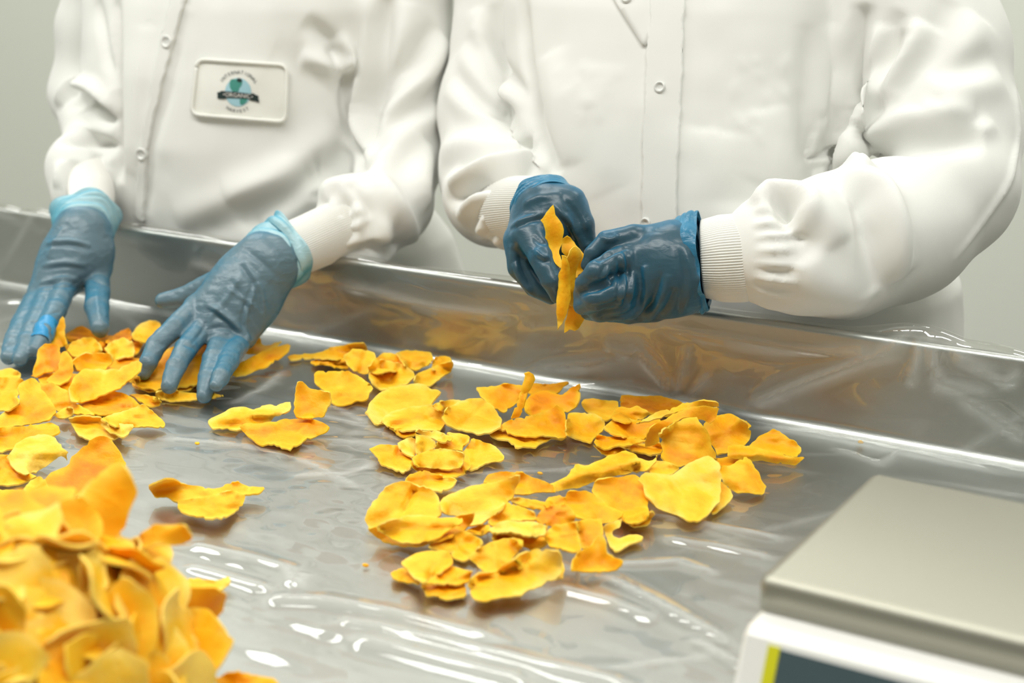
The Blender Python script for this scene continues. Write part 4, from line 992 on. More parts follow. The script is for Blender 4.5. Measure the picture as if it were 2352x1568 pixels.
rh = np.random.default_rng(4); made = []
for k in range(6000):
    u = rh.uniform(0, 1); el = math.asin(u ** .8); az = rh.uniform(0, 2 * np.pi)
    d = np.array([math.cos(el) * math.cos(az), math.cos(el) * math.sin(az), math.sin(el)])
    R3 = d * HR * rh.uniform(.86, .98); p = HC + R3
    if d @ (CAM - HC) < -.04 or R3[2] < .012: continue
    qq = proj(p)[0]
    if qq[0] < -70 or qq[1] > 1650: continue                # outside the picture
    if any(np.linalg.norm(p - q) < .0155 for q in made): continue
    made.append(p); n = d / HR; n /= np.linalg.norm(n); n = n + rh.normal(0, .40, 3)
    tn = float(np.clip(rh.normal(.29, .13), .06, .70))
    free_slice(p, n, rh.uniform(.0185, .0280), 400 + k, tn,
               heap_label(p, n, tn), 'mango slices in the tall heap', rh.uniform(.9, 1.25))
    if len(made) >= 290: break
dcam = ROT @ np.array([0, 0, -1.0])
def on_heap(px, py):
    w = wdir(np.array(float(px)), np.array(float(py))) / HR; c = (CAM - HC) / HR; a, b_, k = w @ w, w @ c, c @ c - .93
    D = b_ * b_ - a * k; t = (-b_ - math.sqrt(max(D, 0))) / a
    return CAM + w * HR * t


for px, py, nn, sz, tone, asp, lab, ar, *sp_ in [
    (90, 1180, (.1, -.5, .8), .019, .62, 1.3, 'deep orange mango slice standing at the top left of the tall heap', .2),
    (235, 1150, (.2, -.9, .5), .021, .34, 1.1, 'peaked mango slice on the very top of the tall heap', .5),
    (350, 1232, (.1, -.75, .65), .0072, .36, 2.9, 'narrow mango strip sticking out right near the top of the tall heap', .3, (.87, .4, .32)),
    (435, 1430, (1, -.45, .15), .020, .62, 1.2, 'upright orange mango slice on the right flank of the tall heap', .2)]:
    free_slice(on_heap(px, py), nn, sz, int(px + py), tone, lab, 'mango slices in the tall heap', asp, sp_[0] if sp_ else None, ar)

# ------------------------------------------------------------------ bench scale in the near right corner
ZS = TZ + .088
A = onz(np.array(1740.0), np.array(1322.0), ZS); B = onz(np.array(2006.0), np.array(1080.0), ZS)
SB = B - A; SLN = np.linalg.norm(SB); sv = SB / SLN; su = np.array([sv[1], -sv[0], 0])     # sv: away, su: to the right
scale = empty('weighing_scale', (A[0], A[1], TZ)); tag(scale, 'bench scale with steel weighing plate and white body, near right corner of the table', 'scale')
scale.rotation_euler = (0, 0, math.atan2(su[1], su[0]))
SW = .30


def rounded_plate(x0, x1, y0, y1, r, prof, n=8):
    """closed shell swept from a rounded rectangle; prof: (inset, z)"""
    V, Fc = [], []
    for ins, z in prof:
        rr = max(r - ins, .001)
        for cx, cy, a0 in ((x1 - r, y1 - r, 0), (x0 + r, y1 - r, 90), (x0 + r, y0 + r, 180), (x1 - r, y0 + r, 270)):
            for k in range(n):
                a = math.radians(a0 + 90 * k / (n - 1)); V.append((cx + rr * math.cos(a), cy + rr * math.sin(a), z))
    m = 4 * n
    for i in range(len(prof) - 1):
        for j in range(m): Fc.append((i * m + j, i * m + (j + 1) % m, (i + 1) * m + (j + 1) % m, (i + 1) * m + j))
    Fc.append(tuple(range(m))[::-1]); Fc.append(tuple((len(prof) - 1) * m + j for j in range(m)))
    return V, Fc


h = ZS - TZ
b = MB(); b.add(*rounded_plate(0, SW, 0, SLN, .007, [(.002, h - .021), (0, h - .021), (0, h - .006), (.0015, h - .002), (.006, h)]))
plate = b.make('weighing_plate', M['plate_steel'], scale)
b = MB(); b.add(*rounded_plate(.012, SW - .012, .012, SLN - .012, .02, [(.004, .012), (0, .016), (0, h - .030), (.006, h - .023)]))
b.make('body', M['plastic_white'], scale)
for x in (.05, SW - .05):
    for y in (.03, SLN - .05):
        b = MB(); b.tube([(x, y, .0025), (x, y, .014)], .014, 16); b.make('foot', M['shoe'], scale)
# sloping console in front of the plate
x0, x1 = .001, SW - .001; prof = [(.02, h - .0212), (-.016, h - .0222), (-.0225, h - .026), (-.0225 - .022, .010), (-.0435, .007), (-.040, .0065), (.02, .0065)]
V = [(x, y, z) for x in (x0, x0 + .004, x1 - .004, x1) for y, z in prof]
k = len(prof); V = [(x, y if 4 <= q < 0 else y, z) for q, (x, y, z) in enumerate(V)]
for q in list(range(k)) + list(range(3 * k, 4 * k)):
    x, y, z = V[q]; V[q] = (x, y + (.004 if y < 0 else 0), z - .003 if z > .02 else z + .0)
Fc = [(i * k + j, (i + 1) * k + j, (i + 1) * k + (j + 1) % k, i * k + (j + 1) % k) for i in range(3) for j in range(k)]
Fc += [tuple(range(k)), tuple(3 * k + j for j in range(k))[::-1]]
b = MB(); b.add(V, [f[::-1] for f in Fc]); con = b.make('console', M['plastic_white'], scale, False)
sd = np.array([0, -.022, -(h - .026) + .010]); sd /= np.linalg.norm(sd); sn = np.array([0, sd[2], -sd[1]]); sn = sn if sn[1] < 0 else -sn
o0 = np.array([0, -.0225, h - .026])


def pad(name, xa, xb, qa, qb, m, lift, parent):
    b = MB(); P = []
    for l in (-.0006, lift):
        for x, q in ((xa, qa), (xb, qa), (xb, qb), (xa, qb)): P.append(o0 + sd * q + sn * l + np.array([x, 0, 0]))
    b.add(P, [(3, 2, 1, 0), (4, 5, 6, 7), (0, 1, 5, 4), (1, 2, 6, 5), (2, 3, 7, 6), (3, 0, 4, 7)])
    return b.make(name, m, parent, False)


dsp = pad('display_panel', x0 + .0245, x1 - .012, .0035, .046, M['display'], .0012, con); dsp['label'] = 'dark blue-grey display panel'
st = pad('accent_strip', x0 + .0175, x0 + .0245, .0025, .047, M['lime'], .0014, con); st['label'] = 'yellow-green strip'

# ------------------------------------------------------------------ the two workers
def PY(px, py, Y):
    w = wdir(np.array(float(px)), np.array(float(py))); t = (Y - CAM[1]) / w[1]
    return CAM + w * t


def dep(p): return float((p - CAM) @ FWD)


def pxr(p, r): return r * dep(p) / F


def arm_chain(spec):
    P = [PY(x, y, Y) for x, y, Y, r in spec]; R = [pxr(p, s[3]) for p, s in zip(P, spec)]
    return P, R


def trunk_secs(rows, Yc, b):
    out = []
    for i, (y, l, r, yc, bb) in enumerate(rows):
        a, c = PY(l, y, yc), PY(r, y, yc); m = (a + c) / 2
        out.append((m[2], m[0], yc, (c[0] - a[0]) / 2, bb))
    q = sorted(out)
    return q


def grow(name, sdf, material, parent, smooth=2, wob=(), strokes=(), passes=1, gain=1.0):
    V, Q, R = sdf.surf(smooth)
    for amp, sc, seed, st in wob:
        R = R + normals(R, Q) * (amp * noise3(R * sc * np.array(st), seed))[:, None]
    if strokes:
        R = sculpt(R, Q, strokes, gain); R = SDF.relax(R, Q, passes)
    o = mesh(name, R, Q, material, parent)
    return o, R, Q, bvh(R, Q)


def applique(name, poly, tree, off, th, material, parent, sp=9, jag=0, dome=None, smooth=0):
    v, T, rim, edge = tri2d(poly, sp, jag, np.random.default_rng(1)); P = []; Nn = []; ok = []
    for x, y in v:
        p, n = hit(tree, x, y); ok.append(p is not None); P.append(p if p is not None else np.zeros(3)); Nn.append(n if n is not None else np.array([0, -1., 0]))
    P, Nn, ok = np.array(P), np.array(Nn), np.array(ok)
    T = T[ok[T].all(1)]
    if smooth:
        for c in range(3): P[:, c] = lap(P[:, c], T, smooth)
    rim = [(a, b_) for a, b_ in rim if ok[a] and ok[b_]]
    for c in range(3): Nn[:, c] = lap(Nn[:, c], T, 6)
    Nn /= np.linalg.norm(Nn, axis=1)[:, None] + 1e-9
    A = P + Nn * (off + (0 if dome is None else dome * edge))[..., None] if dome is not None else P + Nn * off
    n = len(A); Bk = A - Nn * th
    Fc = np.concatenate([T[:, ::-1], T + n, np.array([[a, b_, b_ + n] for a, b_ in rim]), np.array([[a, b_ + n, a + n] for a, b_ in rim])])
    return mesh(name, np.vstack([A, Bk]), Fc, material, parent)


def ring_on(name, px, py, tree, r, material, parent, lift=.0036):
    p, n = hit(tree, px, py)
    if p is None: return
    p = p + n * lift
    u = np.cross(n, [0, 0, 1.]); u /= np.linalg.norm(u); w = np.cross(n, u); b = MB()
    prof = [(0, .0009), (.45, .0010), (.62, .0013), (.70, .0026), (.85, .0032), (1.0, .0024), (1.06, .0006), (1.0, -.006)]
    m = 28; V = []
    for rr, zz in prof:
        for k in range(m):
            a = 2 * np.pi * k / m; V.append(p + r * rr * (math.cos(a) * u + math.sin(a) * w) + n * zz)
    Fc = [(i * m + j, i * m + (j + 1) % m, (i + 1) * m + (j + 1) % m, (i + 1) * m + j) for i in range(len(prof) - 1) for j in range(m)]
    b.add(V, Fc); return b.make(name, material, parent)


def knit_cuff(parent, pts, rad, ribs=88, rib=.00055, seam=None):
    P = spline(pts, 60); n = ribs * 5

    def rf(rr, th, t):
        out = rr + rib * np.abs(np.sin(th[None] * ribs / 2)) * 2 - rib
        if seam is not None: out = out - .0016 * np.exp(-((t - seam) / .018) ** 2) + .0008 * np.exp(-((t - seam + .05) / .03) ** 2)
        return out + .0006 * np.sin(th[None] * 3 + t * 5) - .004 * (t > .985) - .004 * (t < .015)
    V, Q = loft(P, np.interp(np.linspace(0, 1, 60), np.linspace(0, 1, len(rad)), rad), n, rf)
    return mesh('knit_cuff', V, Q, M['knit'], parent)


def glove_cuff(parent, pts, rad, material, seed, ruff=.004, waves=5, label=None, flat=1.0):
    P = spline(pts, 40); r = np.random.default_rng(seed); ph = r.uniform(0, 6.3, 6)

    def rf(rr, th, t):
        w = sum(np.sin((waves + q) * th[None] + ph[q] + t * (q - 1) * 3) / (1 + .5 * q) for q in range(4))
        rid = np.sin(t * 26 + 1.3 * np.sin(2 * th[None] + ph[4]) + .6 * np.sin(5 * th[None] + ph[5]))
        return rr + ruff * w * t ** 1.5 + .0011 * rid * np.clip(np.sin(th[None] * 1.0 + ph[3]) + .7, 0, 1.4) * np.minimum(1, 4 * t)
    V, Q = loft(P, np.interp(np.linspace(0, 1, 40), np.linspace(0, 1, len(rad)), rad), 120, rf)
    o = mesh('glove_cuff', V, Q, material, parent)
    md = o.modifiers.new('s', 'SOLIDIFY'); md.thickness = .0009; md.offset = 1
    V2, Q2 = loft(P[-3:-1] + 0, [rad[-1], rad[-1]], 120)
    if label: o['label'] = label
    return o


def settle(chains, d0):
    """finger joints: a tip may be given by its height over the table (tuple), the joints between by None"""
    out = []
    for c in chains:
        D = [dep(onz(np.array(float(q[0])), np.array(float(q[1])), TZ + q[2][0])) if isinstance(q[2], tuple) else None if q[2] is None else d0 + q[2] for q in c]
        kn = [i for i, d in enumerate(D) if d is not None]
        L = np.r_[0, np.cumsum([math.dist(c[i][:2], c[i + 1][:2]) for i in range(len(c) - 1)])]
        Di = np.interp(L, L[kn], [D[i] for i in kn])
        arch = [0 if D[i] is not None else -.009 for i in range(len(c))]
        out.append([(q[0], q[1], Di[i] + arch[i] - d0, q[3]) for i, q in enumerate(c)])
    return out


def glove(parent, base, chains, webs, material, label, strokes=(), noise=.0010, k=.010, h=.0015, cut=None):
    """chains: [(px,py,ddepth,rpx)...] for every finger; webs: palm bones"""
    d0 = dep(base); chains = settle(chains, d0); pt = lambda q: C(q[0], q[1], d0 + q[2])
    allp = np.array([pt(q) for c in list(chains) + list(webs) for q in c]); rm = max(q[3] for c in list(chains) + list(webs) for q in c) * d0 / F
    s = SDF(allp.min(0) - rm - .012, allp.max(0) + rm + .012, h)
    for c in webs: s.chain([pt(q) for q in c], [q[3] * d0 / F for q in c], k * 1.6)
    for i, c in enumerate(chains):
        # fingers melt into the palm at their root but stay apart from each other
        t = SDF(s.lo, s.lo + s.h * (s.n - 1), h); t.n = s.n; t.d = np.full(s.n, .2, np.float32); t.ax = s.ax
        t.chain([pt(q) for q in c], [q[3] * d0 / F for q in c], .002)
        hh = np.maximum(.0045 - np.abs(s.d - t.d), 0) / .0045
        s.d = np.minimum(s.d, t.d) - hh * hh * .0045 * .25
    if cut is not None:
        g = [a.reshape([-1 if i == k_ else 1 for k_ in range(3)]) for i, a in enumerate(s.ax)]; n_ = (cut[1] - cut[0]) / np.linalg.norm(cut[1] - cut[0])
        s.d = np.maximum(s.d, sum((g[i] - cut[0][i]) * n_[i] for i in range(3))).astype(np.float32)
    return grow('glove', s, material, parent, 1, [(noise, 55, 3, (1, 1, 1)), (noise * .5, 150, 4, (1, 1, 1.6))], strokes, 0)


def text_mesh(s):
    cu = bpy.data.curves.new('lettering', 'FONT'); cu.body = s; cu.align_x = 'CENTER'; cu.size = 1; cu.resolution_u = 3
    o = bpy.data.objects.new('lettering', cu); S.collection.objects.link(o)
    dg = bpy.context.evaluated_depsgraph_get(); me = o.evaluated_get(dg).to_mesh()
    V = np.array([tuple(v.co) for v in me.vertices]).reshape(-1, 3); Fc = [tuple(p.vertices) for p in me.polygons]
    o.evaluated_get(dg).to_mesh_clear(); bpy.data.objects.remove(o); bpy.data.curves.remove(cu)
    return V[:, :2] if len(V) else np.zeros((0, 2)), Fc


def conform(name, V2, Fc, tree, off, material, parent):
    P = []
    for x, y in V2:
        p, n = hit(tree, x, y); P.append(p + n * off)
    return mesh(name, np.array(P), [tuple(f) for f in Fc], material, parent, False)


def poly_fan(poly):
    v, T, rim, e = tri2d(poly, 4, 0, np.random.default_rng(1)); return v, T


def figure(parent, cx, cy, zs, skin_sdf_h=.009):
    """what the coat hides: neck and head above the frame, trousers and shoes below the table"""
    s = SDF((cx - .14, cy - .18, zs - .10), (cx + .14, cy + .16, zs + .36), .006)
    s.cone((cx, cy + .02, zs - .06), (cx, cy - .01, zs + .10), .062, .056, .02)
    s.cone((cx, cy - .02, zs + .20), (cx, cy - .005, zs + .235), .078, .082, .02); s.cone((cx, cy - .055, zs + .125), (cx, cy - .03, zs + .19), .045, .062, .03)
    s.cone((cx, cy - .10, zs + .205), (cx, cy - .118, zs + .172), .010, .015, .012)
    for q in (-1, 1):
        s.cone((cx + q * .082, cy + .005, zs + .16), (cx + q * .086, cy + .012, zs + .20), .012, .016, .006)
        s.cone((cx + q * .034, cy - .094, zs + .205), (cx + q * .034, cy - .094, zs + .206), .014, .014, .004)
    s.cone((cx - .02, cy - .098, zs + .137), (cx + .02, cy - .098, zs + .137), .008, .008, .006)
    grow('body', s, M['skin'], parent, 1)
    s = SDF((cx - .13, cy - .14, zs + .15), (cx + .13, cy + .15, zs + .38), .006)
    s.cone((cx, cy - .005, zs + .255), (cx, cy + .015, zs + .245), .088, .097, .02); s.cone((cx, cy + .05, zs + .18), (cx, cy + .03, zs + .24), .06, .08, .02)
    grow('hair_cap', s, M['coat'], parent, 1, [(.004, 40, 1, (1, 1, 1))])['label' if 0 else 0] if 0 else grow('hair_cap', s, M['coat'], parent, 1, [(.004, 40, 1, (1, 1, 1))])
    s = SDF((cx - .26, cy - .16, .04), (cx + .26, cy + .16, .84), .010)
    for q in (-1, 1):
        s.chain([(cx + q * .085, cy, .78), (cx + q * .09, cy - .01, .47), (cx + q * .095, cy + .01, .075)], [.10, .07, .055], .02)
    grow('trousers', s, M['trousers'], parent, 1, [(.004, 18, 2, (1, 1, 1))])
    for q in (-1, 1):
        s = SDF((cx + q * .095 - .08, cy - .26, -.004), (cx + q * .095 + .08, cy + .12, .15), .006)
        s.cone((cx + q * .1, cy + .03, .05), (cx + q * .115, cy - .17, .040), .048, .040, .01); s.cone((cx + q * .1, cy + .02, .05), (cx + q * .1, cy + .01, .10), .048, .045, .01)
        s.d = np.maximum(s.d, .001 - s.ax[2][None, None, :]).astype(np.float32)
        grow('shoe', s, M['shoe'], parent, 1)


# ================= worker on the left, reaching into the slices with both hands
P1 = empty('person', (PY(620, 400, .2)[0], .2, 0))
tag(P1, 'person in white coat with round emblem patch, spreading slices with both blue-gloved hands', 'person', 'workers behind the table')
W1 = empty('tmp')
inv = Matrix.Translation((-P1.location[0], -.2, 0))
K1 = []


def keep(lst, *os_):
    for o in os_:
        if o is not None: lst.append(o)


rows = [(-190, 330, 860, .22, .10), (-110, 262, 925, .21, .125), (0, 262, 930, .205, .14), (150, 266, 880, .195, .15), (300, 272, 870, .19, .155), (430, 282, 905, .19, .155),
        (520, 290, 990, .20, .16), (640, 300, 1030, .21, .17), (1100, 300, 1060, .22, .17)]
secs = trunk_secs(rows, .2, .15)
s = SDF((-1.05, -.02, .62), (-.12, .46, 1.42), .0034)
s.trunk(secs, 0, 2.3)
rarm = [(250, -120, .20, 85), (212, 60, .19, 74), (196, 215, .18, 74), (208, 318, .10, 60)]
larm = [(915, -130, .22, 125), (930, 120, .21, 112), (925, 330, .18, 104), (895, 470, .10, 96)]
s.chain(*arm_chain(rarm), .018); s.chain(*arm_chain(larm), .020)
s.chain(*arm_chain([(208, 318, .10, 60), (191, 388, .05, 80), (193, 440, .03, 76)]), .012)
s.chain(*arm_chain([(895, 470, .10, 96), (835, 505, .05, 106), (795, 520, .035, 88)]), .014)
strokes = [
 ([(700, 50), (740, 80), (772, 108), (788, 135)], .009, -.0075), ([(770, 90), (800, 110), (800, 170)], .009, .008, 1), ([(690, 130), (760, 150), (810, 160)], .010, .007),
 ([(800, 140), (792, 240), (812, 320), (835, 395)], .007, -.010), ([(850, -10), (852, 140), (812, 250), (838, 380)], .014, .010, -1),
 ([(1025, 90), (960, 190), (890, 290), (840, 385)], .014, .011, 1), ([(1010, 250), (930, 320), (860, 400)], .014, .008, 1), ([(930, 0), (905, 160), (860, 260)], .016, .007, 1),
 ([(980, 330), (960, 430), (985, 470)], .014, .007), ([(520, 450), (640, 400), (770, 300)], .018, .0055, 1), ([(400, 500), (560, 440), (700, 400)], .018, .004, 1),
 ([(600, 520), (720, 440), (800, 420)], .016, .005, 1), ([(620, 130), (700, 165), (780, 170)], .02, -.002),
 ([(128, 235), (165, 195), (215, 195), (268, 262)], .009, .009, 1), ([(165, 240), (210, 235), (262, 280)], .009, -.006), ([(140, 320), (200, 318), (268, 338)], .008, -.009),
 ([(160, 290), (215, 300), (260, 310)], .010, .004), ([(225, 0), (240, 120), (262, 200)], .008, -.005), ([(268, 0), (268, 200), (276, 420)], .006, -.010),
 ([(175, 370), (160, 420), (170, 465)], .008, -.006), ([(230, 350), (225, 395)], .006, -.004), ([(250, 360), (252, 420)], .006, .004), ([(140, 370), (130, 430)], .007, .004),
 ([(870, 400), (930, 500), (955, 560)], .012, .006, 1), ([(760, 430), (800, 480), (800, 540)], .008, -.006), ([(800, 420), (850, 480), (840, 560)], .009, -.006), ([(850, 410), (900, 500), (880, 590)], .010, .005),
 ([(715, 440), (745, 470)], .006, -.004), ([(780, 590), (850, 570), (930, 575)], .008, -.007), ([(770, 560), (820, 530)], .006, -.005), ([(790, 600), (840, 610), (900, 590)], .007, .004),
 ([(340, 60), (320, 200), (300, 400)], .018, .003), ([(430, 30), (390, 200), (345, 330), (338, 490)], .010, -.0022)]
def gathers(x0, y0, x1, y1, n, dx, dy, L, seed, amp=.0026, w=.0036):
    """little folds fanning away from a cuff seam that runs from (x0, y0) to (x1, y1)"""
    r = np.random.default_rng(seed); out = []
    for i in range(n):
        t = (i + r.uniform(.2, .8)) / n; x, y = x0 + (x1 - x0) * t, y0 + (y1 - y0) * t; l = L * r.uniform(.5, 1.3); f = (t - .5) * .9
        out.append(([(x - dx * 8, y - dy * 8), (x + (dx - dy * f) * l * .5, y + (dy + dx * f) * l * .5), (x + (dx - dy * f * .6) * l, y + (dy + dx * f * .6) * l)], w * r.uniform(.8, 1.3), (-1 if i % 2 else .9) * amp * r.uniform(.6, 1.2)))
    return out


strokes += gathers(160, 470, 262, 470, 9, 0, -1, 80, 1, .0016) + gathers(715, 455, 790, 595, 10, .86, -.5, 90, 2, .0016)
coat1, R1, Q1, T1 = grow('coat', s, M['coat'], None, 2, [(.0022, 14, 11, (1, 1, .8)), (.0011, 36, 12, (1, 1, 1))], strokes, 1, 1.9)
keep(K1, coat1)
keep(K1, applique('placket', [(395, -40), (455, -40), (415, 90), (385, 200), (352, 340), (345, 520), (302, 512), (308, 400), (322, 300), (352, 140)], T1, .0048, .0075, M['coat'], None, 9, 0, None, 6))
for x, y in ((388, 97), (329, 352)): keep(K1, ring_on('snap_button', x, y, T1, .0068, M['snap'], None))
TL, TR, BR, BL = np.array([(452, 134), (662, 148), (659, 282), (438, 264)], float)


def rrect(c, r=.12, n=5):
    c = np.array(c, float); out = []
    for i in range(4):
        p, a, b_ = c[i], c[i - 1] - c[i], c[(i + 1) % 4] - c[i]; ra = 20 / np.linalg.norm(a) * r / .12; rb = 20 / np.linalg.norm(b_) * r / .12
        for t in np.linspace(0, 1, n): out.append(tuple((1 - t) ** 2 * (p + a * ra) + 2 * t * (1 - t) * p + t * t * (p + b_ * rb)))
    return out


patch = applique('name_patch', rrect([TL, TR, BR, BL]), T1, .0034, .0036, M['patch'], None, 7, 0, None); patch['label'] = 'white name patch with rounded corners'
keep(K1, patch)
pv = np.array([tuple(v.co) for v in patch.data.vertices]); pf = [tuple(p.vertices) for p in patch.data.polygons]
TP = BVHTree.FromPolygons(pv.tolist(), pf)
rim_poly = rrect([TL, TR, BR, BL]); cc = np.mean([TL, TR, BR, BL], 0)
ringv = []
for f_ in (1.0, .95):
    ringv.append([tuple(cc + (np.array(p) - cc) * f_) for p in rim_poly])
V2 = [p for q in ringv for p in q]; n = len(rim_poly)
b = MB()
rim_poly = [tuple(np.array(rim_poly[i]) * (1 - t) + np.array(rim_poly[(i + 1) % len(rim_poly)]) * t) for i in range(len(rim_poly)) for t in (np.linspace(0, 1, 10, endpoint=False) if math.dist(rim_poly[i], rim_poly[(i + 1) % len(rim_poly)]) > 40 else [0])]
rp = [hit(TP, *(cc + (np.array(p) - cc) * .972)) for p in rim_poly]; rp = [p + nn * .0012 for p, nn in rp if p is not None]
b.tube(rp + rp[:1], .0021, 8); piping = b.make('patch_border', M['patch'], patch)
g = lambda *p: [(420 + x / 8.71, 120 + y / 8.71) for x, y in zip(p[0::2], p[1::2])]
circ = [(1108 + 262 * math.cos(a), 800 + 285 * math.sin(a)) for a in np.linspace(0, 2 * np.pi, 40, endpoint=False)]
v, T = poly_fan(g(*[c for p in circ for c in p])); conform('globe_emblem', v, T, TP, .0005, M['globe_blue'], patch)
for land in (g(960, 550, 1000, 535, 1080, 545, 1110, 515, 1165, 530, 1195, 580, 1180, 660, 1130, 720, 1125, 780, 1060, 790, 990, 780, 945, 700, 940, 610),
             g(1140, 930, 1300, 925, 1280, 985, 1220, 1040, 1150, 1050)):
    v, T = poly_fan(land); conform('continent', v, T, TP, .0008, M['land'], patch)
v, T = poly_fan(g(1085, 545, 1115, 512, 1170, 528, 1198, 580, 1150, 605, 1095, 590)); conform('continent', v, T, TP, .0010, M['ink'], patch)
v, T = poly_fan(g(690, 800, 750, 800, 765, 772, 880, 780, 1120, 800, 1350, 828, 1430, 818, 1450, 850, 1525, 868, 1512, 925, 1542, 1012, 1450, 975, 1365, 968, 1335, 935, 1120, 920, 890, 910, 850, 935, 690, 925, 705, 870))
conform('ribbon_banner', v, T, TP, .0011, M['ink'], patch)


def arc_text(word, cx, cy, rad, a0, a1, size, off, m, bottom=False):
    Vs, Fs = [], []
    for i, ch in enumerate(word):
        V, Fc = text_mesh(ch); a = math.radians(a0 + (a1 - a0) * (i + .5) / len(word)); base = len(Vs)
        if bottom: up = np.array([-math.cos(a), math.sin(a)])
        else: up = np.array([math.cos(a), -math.sin(a)])
        rt = np.array([-up[1], up[0]]); c0 = np.array([cx + rad * math.cos(a), cy - rad * math.sin(a)])
        for x, y in V: Vs.append(tuple(c0 + rt * x * size * .95 + up * (y - .36) * size))
        Fs += [tuple(k + base for k in f) for f in Fc]
    Vp = [(420 + x / 8.71, 120 + y / 8.71) for x, y in Vs]
    conform('lettering', Vp, Fs, TP, off, m, patch)


arc_text('INTERNATIONAL', 1112, 800, 405, 150, 26, 98, .0008, M['ink'])
arc_text('HARVEST', 1112, 800, 372, 231, 304, 98, .0008, M['ink'], True)
V, Fc = text_mesh('ORGANIC'); w_ = V[:, 0].max() - V[:, 0].min()
V = [(420 + (1108 + x / w_ * 500) / 8.71, 120 + (858 + x / w_ * 500 * .075 - (y - .36) * 118) / 8.71) for x, y in V]
conform('lettering', V, Fc, TP, .0016, M['white_ink'], patch)
for cx_, cy_ in ((832, 842), (1392, 888)):
    v, T = poly_fan(g(cx_ - 16, cy_, cx_, cy_ - 16, cx_ + 16, cy_, cx_, cy_ + 16)); conform('ribbon_star', v, T, TP, .0016, M['white_ink'], patch)

# knit cuffs, glove cuffs, gloves
wl = PY(606, 600, -.075); wr = PY(190, 528, -.06)
keep(K1, knit_cuff(None, [PY(812, 512, .04), PY(745, 540, .005), PY(640, 588, -.055)], [pxr(wl, 70), pxr(wl, 66), pxr(wl, 62)], 84))
keep(K1, knit_cuff(None, [PY(205, 395, .045), PY(212, 450, .0), PY(198, 515, -.05)], [pxr(wr, 52), pxr(wr, 53), pxr(wr, 47)], 84))
gc = glove_cuff(None, [PY(598, 608, -.085), PY(640, 588, -.055), PY(672, 571, -.04)], [pxr(wl, 66), pxr(wl, 76), pxr(wl, 84)], M['glove_cuff_pale'], 3, .0035, 2, 'pale cyan open cuff of the glove')
keep(K1, gc)
gc = glove_cuff(None, [PY(187, 540, -.065), PY(194, 508, -.045), PY(197, 488, -.035)], [pxr(wr, 56), pxr(wr, 70), pxr(wr, 74)], M['glove_cuff_pale'], 5, .003, 2, 'pale cyan open cuff of the glove')
keep(K1, gc)
dl = dep(wl)
chL = [[(448, 708, -.02, 27), (400, 752, None, 24), (358, 793, None, 22), (341, 832, None, 20), (331, 856, (.020,), 16)],
       [(463, 755, -.030, 27), (428, 800, None, 24), (404, 842, None, 22), (388, 886, (.018,), 17)],
       [(510, 780, -.030, 27), (490, 825, None, 24), (478, 868, None, 21), (469, 909, (.012,), 17)],
       [(556, 778, -.020, 25), (526, 828, None, 22), (506, 866, None, 19), (496, 884, (.026,), 15)],
       [(520, 640, .005, 34), (470, 662, .014, 27), (420, 683, .02, 22), (374, 690, .022, 18)]]
wbL = [[(618, 596, 0, 60), (560, 640, -.004, 60), (500, 700, -.014, 48), (455, 712, -.018, 32)], [(612, 604, 0, 62), (540, 680, -.012, 56), (480, 745, -.03, 36)],
       [(612, 608, 0, 62), (560, 690, -.012, 54), (518, 770, -.03, 36)], [(618, 610, .004, 58), (585, 690, -.002, 50), (558, 768, -.016, 32)]]
stL = [([(560, 600), (600, 660), (610, 720)], .003, .0022, 1), ([(470, 690), (530, 730), (590, 800)], .0035, .0026, 1), ([(530, 640), (560, 690), (600, 760)], .0030, -.002), ([(450, 700), (500, 710), (560, 770)], .003, .002),
       ([(560, 570), (600, 600), (640, 640)], .003, -.0015), ([(520, 660), (580, 700), (610, 730)], .0022, .0018), ([(420, 790), (450, 800)], .0025, -.0015), ([(360, 780), (385, 805)], .0025, -.0015),
       ([(470, 760), (500, 745), (540, 760)], .0025, -.002), ([(560, 620), (520, 690), (470, 740)], .003, .0018), ([(480, 720), (470, 760), (440, 790)], .0022, -.002), ([(590, 650), (560, 740), (575, 800)], .0026, .002, 1)]
keep(K1, glove(None, wl, chL, wbL, M['glove_pale'], '', stL, .0007)[0])
chR = [[(150, 655, -.03, 27), (128, 712, None, 23), (100, 765, None, 21), (82, 803, (.020,), 17)],
       [(116, 668, -.030, 26), (84, 735, None, 23), (60, 785, None, 20), (46, 824, (.014,), 16)],
       [(88, 678, -.022, 25), (56, 735, None, 21), (32, 785, None, 19), (19, 820, (.014,), 16)],
       [(75, 690, -.005, 22), (48, 735, None, 18), (30, 775, None, 16), (22, 798, (.020,), 13)],
       [(216, 600, .0, 34), (224, 650, -.012, 28), (223, 705, None, 26), (230, 754, (.030,), 20)]]
wbR = [[(190, 530, 0, 50), (175, 590, -.010, 56), (150, 648, -.024, 36)], [(186, 535, 0, 50), (155, 600, -.010, 54), (112, 665, -.028, 34)], [(186, 535, 0, 50), (150, 610, -.004, 48), (95, 672, -.016, 30)],
       [(196, 530, 0, 50), (205, 590, .0, 48), (214, 620, 0, 36)]]
stR = [([(105, 560), (160, 550), (210, 565)], .003, .0028, 1), ([(95, 610), (150, 600), (200, 610)], .003, .002, 1), ([(90, 650), (130, 640), (180, 640)], .0035, .003, 1), ([(85, 670), (140, 655), (185, 660)], .003, -.0022),
       ([(150, 520), (120, 560), (110, 590)], .003, .002), ([(205, 640), (240, 650), (250, 660)], .003, -.002), ([(110, 720), (140, 715)], .002, -.0015), ([(70, 740), (100, 735)], .002, -.0015), ([(222, 660), (224, 720), (236, 750)], .0025, .0014)]
gR, RR, QR, TRr = glove(None, wr, chR, wbR, M['glove_pale'], '', stR, .0007); keep(K1, gR)
